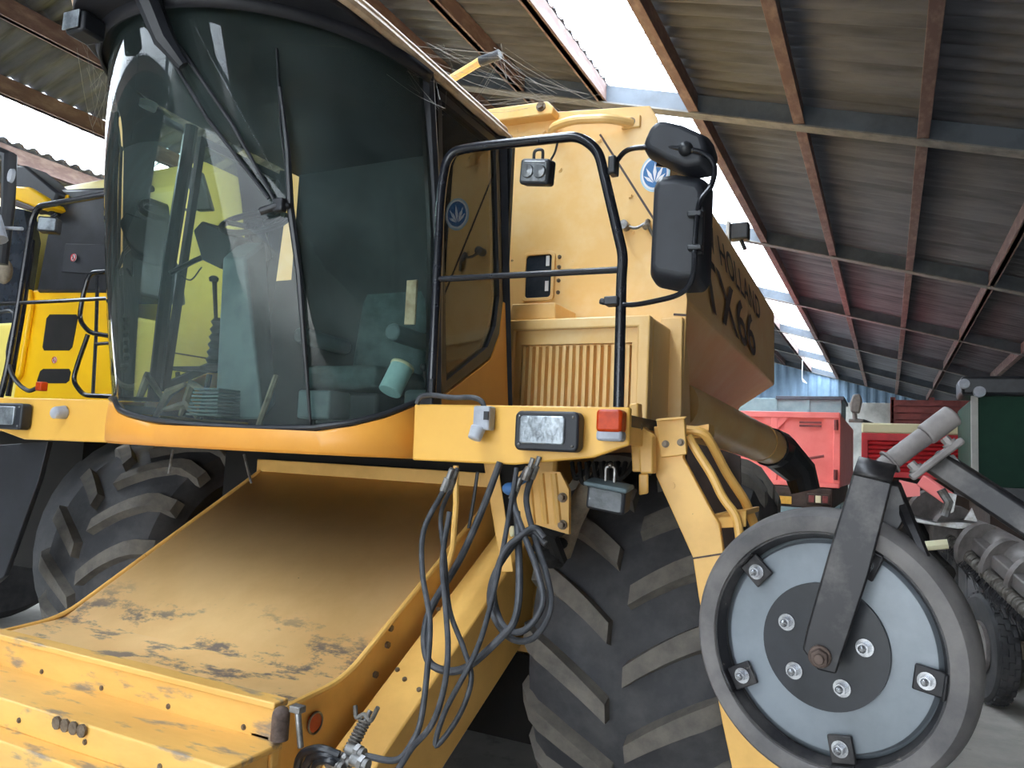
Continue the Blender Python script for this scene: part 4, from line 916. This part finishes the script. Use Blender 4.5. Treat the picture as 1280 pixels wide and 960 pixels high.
for s in (-5.25, -7.5):
    m = MB(); m.lathe([(.4, -.24), (.6, -.32), (.8, -.3), (.88, -.2), (.9, 0), (.88, .2), (.8, .3), (.6, .32), (.4, .24)], (s, 4.3, .9), (1, 0, 0), 40); m.build('front_tyre', 'rubber', c2)
    m = MB(); m.lathe([(.25, -.18), (.4, -.22), (.55, 0), (.4, .22), (.25, .18)], (s, 7.8, .55), (1, 0, 0), 32); m.build('rear_tyre', 'rubber', c2)

# ------------------------------------------------------------------ the depth wheel in front
WY = 1.70
wc = at(1034, 806, WY); ROT = Matrix.Rotation(math.radians(-15), 3, 'Z')
dw = thing('plough_depth_wheel', 'large grey disc depth wheel with rubber rim on a dark iron fork in the foreground', 'plough wheel', (wc.x+1.2, wc.y, 0))
S = .322
KW = .85
def wl_(x, y, z): return wc+ROT @ (V((x, y, z))*KW)
def kp(pr): return [(r*KW, h*KW) for r, h in pr]
axw = ROT @ V((0, -1, 0))
m = MB(); m.lathe(kp([(.262, -.055), (.262, .030), (.268, .046), (.285, .052), (.304, .050), (.318, .030), (.324, 0), (.318, -.04), (.300, -.06), (.275, -.062)]), wc, axw, 96, cap=False)
m.bm.faces.ensure_lookup_table(); m.build('rim_tyre', 'wheel_rubber', dw, ang=40)
m = MB(); m.lathe(kp([(.0, -.03), (.262, -.03), (.262, -.022), (.245, -.010), (.238, .008), (.232, .010), (.0, .014)]), wc, axw, 96, cap=False); disc = m.build('wheel_disc', 'galv', dw, ang=25)
m = MB(); m.lathe(kp([(.25, .012), (.262, .040), (.266, .040)]), wc, axw, 96, cap=False); m.build('rim_lip', 'dark_iron', dw)
m = MB(); m.lathe(kp([(.0, .014), (.146, .014), (.146, .024), (.0, .026)]), wc, axw, 64, cap=False); hub = m.build('hub_plate', 'black', dw)
for k in range(5):
    a = math.radians(10+72*k)
    c = wl_(.095*math.cos(a), -.026, .095*math.sin(a)); m = MB(); m.cyl(c, c+axw*.006, .017, n=20); m.cyl(c+axw*.006, c+axw*.02, .0115, n=6); m.ball(c+axw*.02, .008, n=8); m.build('hub_bolt', 'chrome', dw)
for k in range(5):
    a = math.radians(137+72*k); ra = V((math.cos(a), 0, math.sin(a))); tg = V((-math.sin(a), 0, math.cos(a)))
    m = MB(); c = V((0, -.02, 0))+ra*.224; w2_ = .028
    m.hexa([wl_(*(c+ra*i*.030+tg*j*w2_+V((0, k2, 0)))) for k2 in (0, -.010) for i in (-1, 1.1) for j in (-1, 1)])
    c2_ = c+ra*.036
    m.hexa([wl_(*(c2_+ra*i*.004+tg*j*w2_+V((0, k2, 0)))) for k2 in (.01, -.03) for i in (-1, 1) for j in (-1, 1)])
    br = m.build('rim_bracket', 'dark_iron', dw, bevel=.003)
    c = wl_(*(V((0, -.03, 0))+ra*.222)); m = MB(); m.cyl(c, c+axw*.006, .016, n=20); m.cyl(c+axw*.005, c+axw*.018, .0105, n=6); m.ball(c+axw*.018, .0075, n=8); m.build('bracket_bolt', 'chrome', br)
# fork: front flat bar, bend over the rim, rear leg
AY = WY-.085
top = [(1066, 592), (1113, 603)]; bot = [(1003, 806), (1046, 842)]
m = MB()
P = [at(1066, 591, AY), at(1116, 603, AY), at(1086, 720, AY), at(1045, 843, AY), at(1022, 838, AY), at(1003, 812, AY), at(1008, 788, AY), at(1036, 690, AY)]
m.prism(P, (0, .014, 0)); fk = m.build('fork_arm', 'dark_iron', dw, bevel=.004)
m = MB(); n_ = 8; rows = []
A_, B_ = at(1066, 592, AY), at(1114, 604, AY)
for i in range(n_+1):
    a = PI/2*i/n_; dy, dz = .045*(1-math.cos(a)), .028*math.sin(a)
    rows.append([A_+V((dz*.3, dy, dz)), B_+V((dz*.3, dy, dz))])
for k in (.10, .17): rows.append([A_+V((.01, k, .028)), B_+V((.01, k, .028))])
m.grid(rows); m.build('fork_bridge', 'dark_iron', dw, solid=.014)
m = MB(); m.tube([at(1118, 606, WY+.05), at(1138, 655, WY-.02), at(1160, 706, WY-.06), at(1174, 750, WY-.065)], [.013, .012, .009, .006], 6); m.build('fork_brace', 'dark_iron', dw)
m = MB(); m.prism([at(1108, 604, WY), at(1124, 607, WY), at(1136, 640, WY), at(1120, 668, WY), at(1098, 662, WY)], (0, .012, 0)); m.build('fork_gusset', 'dark_iron', dw, bevel=.003)
c = at(1025, 820, AY); m = MB(); m.cyl(c+V((0, 0, 0)), c+V((0, -.012, 0)), .021, n=20); m.cyl(c+V((0, -.01, 0)), c+V((0, -.028, 0)), .0175, n=6); m.cyl(c+V((0, -.02, 0)), c+V((0, -.036, 0)), .010, n=12); m.build('axle_nut', 'rust_iron', dw, bevel=.002)
m = MB(); m.cyl(c, wl_(0, 0, 0), .02, n=12); m.build('axle', 'steel', dw)
# pivot tube, clamp plate and carrying beam
m = MB(); t0, t1 = at(1098, 588, WY-.02), at(1192, 518, WY+.02); d = (t1-t0)
m.tube([t0, t0+d*.62], .019, 20); m.tube([t0+d*.62, t0+d*.64, t1-d*.02, t1], [.019, .0225, .0225, .018], 20); m.build('pivot_tube', 'grey_iron', dw, bevel=.002)
m = MB(); m.tube([t0+d*.14, t0+d*.17], .026, 20); m.build('collar', 'grey_iron', dw, bevel=.002)
m = MB(); m.tube([t0-d*.08+V((-.005, 0, -.02)), t0], .018, 16); m.build('pivot_stub', 'grey_iron', dw)
m = MB(); u_ = d.normalized(); v_ = V((0, 1, 0)); nn = u_.cross(v_).normalized()
cpl = at(1170, 574, WY+.02); Rm = Matrix((u_, v_, nn)).transposed()
m.box(cpl, (.122, .09, .014), Rm); m.build('clamp_plate', 'grey_iron', dw, bevel=.004)
bolts([cpl+Rm @ V((x, y, .009)) for x in (-.042, .038) for y in (-.03,)], dw, r=.009, h=.014, axis=nn if nn.z > 0 else -nn, m='grey_iron')
bm0, bm1 = at(1166, 574, WY+.06), at(1296, 660, WY+.02)
d2 = (bm1-bm0).normalized(); far = bm0+d2*1.25
def beam(a, b, w_, h_, name, mt, parent, bev=.006):
    d = (b-a).normalized(); s_ = d.cross(V((0, 0, 1))).normalized(); u = s_.cross(d)
    m = MB(); m.hexa([p+s_*i*w_/2+u*j*h_/2 for p in (a, b) for j in (-1, 1) for i in (-1, 1)]); return m.build(name, mt, parent, bevel=bev)
beam(bm0, far, .055, .052, 'carrying_beam', 'dark_iron', dw, .008)
m = MB(); m.prism([at(1178, 572, WY+.03), at(1192, 568, WY+.03), at(1220, 600, WY+.03), at(1210, 612, WY+.03)], (0, .012, 0)); m.build('gusset', 'dark_iron', dw)
m = MB(); m.span((far.x-.06, far.y-.06, 0.05), (far.x+.06, far.y+.06, far.z+.04)); m.span((far.x-.25, far.y-.25, 0), (far.x+.25, far.y+.25, .05)); m.build('stand', 'dark_iron', dw, bevel=.006)

# ------------------------------------------------------------------ harrow with small tyre behind it
hw_ = thing('spring_tine_harrow', 'dusty folded harrow with spring roller and a small tyre behind the depth wheel', 'harrow', (.9, 6.9, 0))
tc_ = atz(1240, 884, 0.0); r_t = .415; tcen = V((tc_.x, tc_.y+.15, r_t)); 
ax_t = (Matrix.Rotation(math.radians(14), 3, 'Z') @ V((1, 0, 0)))
m = MB(); m.lathe([(.20, -.06), (.30, -.082), (.38, -.082), (.405, -.066), (.415, -.03), (.415, .03), (.405, .066), (.38, .082), (.30, .082), (.20, .06)], tcen, ax_t, 48)
un = ax_t.orthogonal().normalized(); wn_ = ax_t.cross(un)
for j in (-1, 0, 1):
    for k in range(28):
        a = 2*PI*(k+.5*(j % 2))/28; rd = un*math.cos(a)+wn_*math.sin(a); tg = ax_t.cross(rd)
        m.box(tcen+ax_t*j*.042+rd*.414, (.034, .055, .022), Matrix((ax_t, tg, rd)).transposed())
m.build('tyre', 'rubber', hw_, ang=30)
m = MB(); m.lathe([(0, -.06), (.18, -.07), (.2, -.09), (.2, .09), (.18, .05), (0, .04)], tcen, ax_t, 24, cap=False); m.build('wheel_rim', 'grey_iron', hw_)
m = MB(); m.cyl(tcen, tcen+ax_t*1.3, .07, n=14); m.build('axle', 'cab_beige', hw_)
HA = [at(1182, 668, 4.4), at(1310, 790, 3.6)]
beam(HA[0]+V((0, .12, .10)), HA[1]+V((0, .12, .10)), .06, .06, 'frame_beam', 'grey_iron', hw_)
fa = HA[0]+V((-.02, .25, .16)); fb = HA[1]+V((.05, .25, .18))
m = MB(); m.tube([at(1158, 648, 4.6), at(1234, 680, 4.3), at(1320, 730, 3.9)], [.085, .095, .095], 16); m.build('roller_tube', 'grey_iron', hw_)
for i in range(5):
    p = at(1158+32*i, 640+22*i, 4.5-.14*i); m = MB(); m.lathe([(.10, -.012), (.122, -.012), (.122, .012), (.10, .012)], p, (at(1230, 680, 4.3)-at(1150, 640, 4.6)), 24); m.build('roller_ring', 'grey_iron', hw_)
s0, s1 = HA; d = s1-s0; L_ = d.length; dn = d.normalized(); u = dn.orthogonal().normalized(); w_ = dn.cross(u)
m = MB(); m.tube([s0+d*i/560+(u*math.cos(2*PI*i/14)+w_*math.sin(2*PI*i/14))*.020 for i in range(561)], .010, 5); m.build('spring_roller', 'spring_iron', hw_)
m = MB(); random.seed(5)
for k in range(70):
    p = s0+d*(k/70); m.tube([p, p+V((-.02-.02*random.random(), -.03, -.03-.02*random.random())), p+V((-.03*random.random(), -.03, -.06-.04*random.random()))], [.006, .005, .002], 4)
m.build('bristle_row', 'dark_iron', hw_, kind='stuff')
m = MB(); m.prism([at(x, y, 4.2) for x, y in ((1138, 646), (1170, 653), (1200, 652), (1232, 655), (1225, 660), (1198, 662), (1160, 656), (1138, 652))], (0, .25, 0)); m.build('cover_plate', 'steel', hw_, bevel=.004)
m = MB(); m.tube([at(1152, 683, 4.0), at(1185, 680, 4.0)], .022, 8); m.build('pin', 'cream', hw_)
m = MB(); m.tube([at(1180, 645, 4.1), at(1186, 628, 4.1), at(1176, 612, 4.1)], .02, 8); m.prism([at(x, y, 4.1) for x, y in ((1180, 645), (1192, 640), (1196, 618), (1186, 616))], (0, .03, 0)); m.prism([at(x, y, 4.1) for x, y in ((1205, 650), (1215, 635), (1222, 652))], (0, .03, 0)); m.build('bracket', 'steel', hw_)
m = MB(); m.prism([at(x, y, 4.3) for x, y in ((1124, 600), (1150, 606), (1150, 620), (1126, 622))], (0, .1, 0)); m.build('red_plate', 'red', hw_)
beam(at(1152, 600, 4.25), at(1190, 626, 4.2), .05, .06, 'red_link', 'red', hw_)
m = MB(); m.tube([at(1140, 660, 4.5), at(1160, 700, 4.4), at(1180, 720, 4.3)], .06, 10); m.build('dark_pipe', 'void', hw_)
q = HA[1]+V((.15, .12, .0)); m = MB(); m.span((q.x-.05, q.y-.05, .04), (q.x+.05, q.y+.05, q.z+.1)); m.span((q.x-.2, q.y-.2, 0), (q.x+.2, q.y+.2, .04)); m.build('stand_leg', 'grey_iron', hw_)
aend = tcen+ax_t*.9; beam(aend, HA[1]+V((.1, .2, .05)), .1, .1, 'frame_beam', 'grey_iron', hw_)

# ------------------------------------------------------------------ background
def bx(Y, x0, y0, x1, y1): a = at(x0, y0, Y); b = at(x1, y1, Y); return min(a.x, b.x), max(a.x, b.x), min(a.z, b.z), max(a.z, b.z)
TYR = 13.0
x0, x1, z0, z1 = bx(TYR, 905, 514, 1050, 610)
x0 = x1-2.35
tr = thing('farm_trailer', 'faded red high sided farm trailer standing behind the drooping black spout', 'trailer', ((x0+x1)/2, TYR+2.5, 0))
m = MB(); m.span((x0, TYR, z0), (x1, TYR+5, z1)); m.build('trailer_body', 'red', tr, bevel=.03)
m = MB()
xm = at(968, 560, TYR).x
for a, b in ((x0, x0+.08), (x1-.10, x1), (xm-.05, xm+.05)): m.span((a, TYR-.05, z0), (b, TYR, z1))
m.span((x0+.01, TYR-.06, z1-.09), (x1-.01, TYR, z1+.008)); m.span((x0+.01, TYR-.06, z0-.008), (x1-.01, TYR, z0+.07))
tg_ = m.build('tailgate_frame', 'red', tr, bevel=.01)
for (xa, sgn) in ((xm+.05, 1), (x1-.10, -1), (xm-.05, -1), (x0+.08, 1)):
    m = MB(); m.prism([V((xa, TYR-.04, z1-.09)), V((xa+sgn*.16, TYR-.04, z1-.09)), V((xa, TYR-.04, z1-.28))], (0, .04, 0)); m.build('corner_gusset', 'red', tr)
for z in (z0+.12, z0+.9):
    m = MB(); m.cyl((x1-.06, TYR-.09, z), (x1-.06, TYR-.09, z+.16), .03, n=8); m.build('hinge', 'red_dim', tr)
m = MB(); c = at(1010, 530, TYR-.055)
m.span((c.x-.13, c.y, c.z+.01), (c.x+.2, c.y+.004, c.z+.04)); m.span((c.x-.13, c.y, c.z-.045), (c.x+.2, c.y+.004, c.z-.015)); m.build('faded_print', 'red_dim', tr, kind='stuff')
m = MB(); m.tube([at(1000, 575, TYR-.1), at(1030, 570, TYR-.1)], .02, 6); m.build('gate_handle', 'red_dim', tr)
m = MB(); m.span((x0+.1, TYR-.1, z0-.34), (x1-.1, TYR+5, z0-.02)); m.build('chassis', 'chassis', tr, bevel=.02)
p = at(968, 624, TYR-.12); m = MB(); m.box(p, (.52, .02, .12)); m.build('licence_plate', 'plate_yellow', tr, bevel=.004)
p = at(1023, 624, TYR-.12); m = MB(); m.box(p, (.34, .06, .16)); lp = m.build('tail_lamp', 'chassis', tr, bevel=.01)
for k in (-.1, 0, .1):
    m = MB(); m.box(p+V((k, -.035, 0)), (.08, .02, .11)); m.build('lamp_lens', 'red_dim' if k else 'cream', lp, bevel=.004)
for xx in (x0+.35, x1-.35):
    for yy in (TYR+1.0, TYR+2.3):
        m = MB(); m.lathe([(.25, -.16), (.45, -.18), (.5, -.1), (.5, .1), (.45, .18), (.25, .16)], (xx, yy, .5), (1, 0, 0), 28); m.build('tyre', 'rubber', tr)
# teal grey bulk bin behind the trailer
Yb = 19.0
x0, x1, z0, z1 = bx(Yb, 905, 497, 1052, 520)
ts = thing('grain_bin', 'teal grey bulk bin with a flat rim showing above the red trailer', 'bin', ((x0+x1)/2, Yb+1, 0))
m = MB(); m.prism([V((x0-.6, Yb, 0)), V((x1, Yb, 0)), V((x1, Yb, z1)), V((x0-.6, Yb, z1))], (0, 2, 0)); bn = m.build('bin_body', 'teal_grey', ts, bevel=.02)
xr0 = at(970, 497, Yb).x; m = MB(); m.span((xr0, Yb-.06, z1-.03), (x1+.05, Yb+2.06, z1+.05)); m.build('bin_rim', 'rafter', bn, bevel=.01)
for xx in (xr0, (xr0+x1)/2): m = MB(); m.span((xx-.03, Yb-.04, 0), (xx+.03, Yb, z1)); m.build('bin_rib', 'teal_grey', bn)
# red louvred machine
RY = 10.0
x0, x1, z0, z1 = bx(RY, 1077, 541, 1222, 602)
x1 = x0+1.18
rm = thing('red_combine', 'bright red machine with black louvred grille and pale top behind the grey pivot tube', 'farm machine', ((x0+x1)/2, RY+1.5, 0))
m = MB(); m.span((x0, RY, z0), (x1, RY+3, z1)); m.build('engine_housing', 'red_deep', rm, bevel=.02)
m = MB(); ou = [V((x0, RY, z0)), V((x1, RY, z0)), V((x1, RY, z1)), V((x0, RY, z1))]; inn = [V((x0+.07, RY, z0+.07)), V((x1-.09, RY, z0+.07)), V((x1-.09, RY, z1-.09)), V((x0+.07, RY, z1-.09))]
m.frame(ou, inn, (0, -.05, 0)); gf = m.build('grille_frame', 'red_deep', rm, bevel=.008)
m = MB(); m.prism([p+V((0, -.004, 0)) for p in inn], (0, -.004, 0)); m.build('grille_back', 'void', gf)
for k in range(7):
    z = z0+.09+(z1-z0-.2)*k/6; m = MB(); m.box(((x0+x1)/2-.01, RY-.025, z), (x1-x0-.17, .045, .03), Matrix.Rotation(.5, 3, 'X')); m.build('grille_slat', 'red_deep', gf)
m = MB(); m.span((x0-.0, RY-.05, z1), (x1, RY+3, z1+.12)); m.build('top_cover', 'cream', rm, bevel=.02)
m = MB(); m.span((x0, RY+.1, z0-.7), (x1, RY+3, z0)); m.span((x0-.1, RY+.05, z0-.40), (x1+.1, RY+.1, z0-.05)); m.build('chassis', 'chassis', rm)
for xx in (x0+.1, x1-.1):
    for yy in (RY+.7, RY+2.5):
        m = MB(); m.lathe([(.25, -.14), (.45, -.18), (.55, -.1), (.55, .1), (.45, .18), (.25, .14)], (xx, yy, .55), (1, 0, 0), 28); m.build('tyre', 'rubber', rm)
m = MB(); m.tube([at(1102, 545, RY+.3), at(1096, 532, RY+.2), at(1080, 526, RY), at(1070, 525, RY)], .02, 8); am = m.build('mirror_arm', 'black', rm)
m = MB(); m.prism([at(x, y, RY) for x, y in ((1066, 493), (1075, 492), (1078, 500), (1074, 517), (1063, 515), (1062, 505))], (0, .10, 0)); m.build('mirror', 'grey_iron', rm, bevel=.02)
m = MB(); m.tube([at(1068, 515, RY+.05), at(1069, 527, RY+.05)], .03, 8); m.box(at(1070, 526, RY), (.16, .1, .04)); m.build('mirror_bracket', 'grey_iron', rm, bevel=.01)
# crate on top
x0c, x1c, za, zb_ = bx(RY+.8, 1114, 499, 1218, 532)
zt = z1+.125
zb_ = max(zb_, zt+.2)
cr_ = thing('slatted_crate', 'dull red slatted crate lying on the pale top of the red machine', 'crate', ((x0c+x1c)/2, RY+1.2, zt))
for k in range(4):
    z = zt+(zb_-zt)*(k+.5)/4; m = MB(); m.span((x0c, RY+.8, z-.035), (x1c, RY+.83, z+.035)); m.span((x0c, RY+.8, z-.035), (x0c+.03, RY+1.6, z+.035)); m.span((x1c-.03, RY+.8, z-.035), (x1c, RY+1.6, z+.035)); m.span((x0c, RY+1.57, z-.035), (x1c, RY+1.6, z+.035)); m.build('crate_slat', 'red_dim', cr_)
for x in (x0c+.02, (x0c+x1c)/2, x1c-.02):
    m = MB(); m.span((x-.03, RY+.83, zt), (x+.03, RY+.87, zb_+.03)); m.build('crate_post', 'red_dim', cr_)
m = MB(); m.span((x0c, RY+.8, zt), (x1c, RY+1.6, zt+.03)); m.build('crate_bottom', 'red_dim', cr_)
# green cab machine at the right edge
GY = 7.6
x0, x1, z0, z1 = bx(GY, 1214, 492, 1330, 612)
gm = thing('self_propelled_forage_machine', 'machine with dark green glazed cab and red sill at the right edge', 'farm machine', (x0+1, GY+1.5, 0))
m = MB(); m.span((x0+.04, GY+.04, z0-.02), (x0+2.0, GY+2.0, z1)); m.build('cab_glazing', 'green', gm, bevel=.02)
m = MB(); m.span((x0-.08, GY-.05, z1-.02), (x0+2.1, GY+.5, z1+.15)); m.build('cab_roof', 'black', gm, bevel=.03)
m = MB(); m.span((x0, GY, z0-.05), (x0+.05, GY+.06, z1)); m.build('cab_pillar', 'whitewash', gm)
m = MB(); m.span((x0, GY, z0-.13), (x0+2.0, GY+2.0, z0-.01)); m.build('cab_sill', 'black', gm)
a = at(1226, 626, GY); m = MB(); m.span((x0+.04, GY-.0, a.z), (x0+2.0, GY+2.0, z0-.13)); m.build('lower_body', 'red_deep', gm, bevel=.02)
m = MB(); m.span((x0+.15, GY+.2, .5), (x0+1.9, GY+2.1, a.z)); m.build('chassis', 'chassis', gm)
for px_, py, r in ((1205, 480, .04), (1224, 490, .045)):
    p = at(px_, py, GY-.06); m = MB(); m.lathe([(0, -.05), (r, -.05), (r*1.1, 0), (r*.7, .06), (0, .06)], p, (0, 1, 0), 18, cap=False); m.build('roof_lamp', 'grey_plastic', gm)
for yy in (GY+.6, GY+1.7):
    for xx in (x0+.25, x0+1.8):
        m = MB(); m.lathe([(.25, -.16), (.5, -.2), (.6, -.1), (.6, .1), (.5, .2), (.25, .16)], (xx, yy, .6), (1, 0, 0), 28); m.build('tyre', 'rubber', gm)
# hanging cable under the rooflight
p0 = V((-2.54, 22.0, zl(-2.54))); 
q_ = ray(1003, 445); y_ = -2.5/ (q_.x/q_.y); 
m = MB(); za = zl(-2.5); a = V((-2.5, y_, za)); b = V((-2.5, y_, at(1003, 473, y_).z)); m.tube([a, b], .010, 6)
hc = m.build('hanging_cord', 'white'); tag(hc, 'thin white cord hanging from the rooflight purlin by the back wall', 'cord')
m = MB(); m.tube([b, b+V((.05, 0, -.1)), b+V((.14, 0, -.16))], [.015, .035, .012], 6); m.build('cord_end', 'white', hc)
# cobwebs
random.seed(11)
def web(name, anchors, n, label, cat='cobweb', r=.0007):
    m = MB()
    for k in range(n):
        a, b = random.sample(anchors, 2); a = a+V([random.uniform(-.05, .05) for _ in range(3)]); b = b+V([random.uniform(-.05, .05) for _ in range(3)])
        c = a.lerp(b, .5)+V((0, 0, -.06*random.random()*(a-b).length)); m.tube(spline([a, c, b], 5), r*random.uniform(.6, 1.6), 4)
    o = m.build(name, 'web', cb, kind='stuff'); o['label'] = label; return o
web('cobweb', [at(625, 68, 3.9), at(545, 62, 3.7), at(590, 133, 3.9), at(690, 127, 3.9), at(745, 128, 4.0), at(640, 100, 3.9), at(500, 60, 3.4)], 34, 'tangled grey cobweb strung from the yellow lever grip to the tank top')
web('cobweb', [at(100, 62, 1.95), at(128, 84, 2.1), at(118, 120, 2.4), at(122, 165, 2.6), at(132, 100, 2.1)], 10, 'wispy cobweb hanging off the front left corner of the cab roof')
web('cobweb', [at(505, 90, 2.55), at(540, 100, 2.62), at(545, 125, 2.62), at(480, 85, 2.5), at(560, 140, 2.9)], 12, 'wispy cobweb under the roof edge above the door pillar')
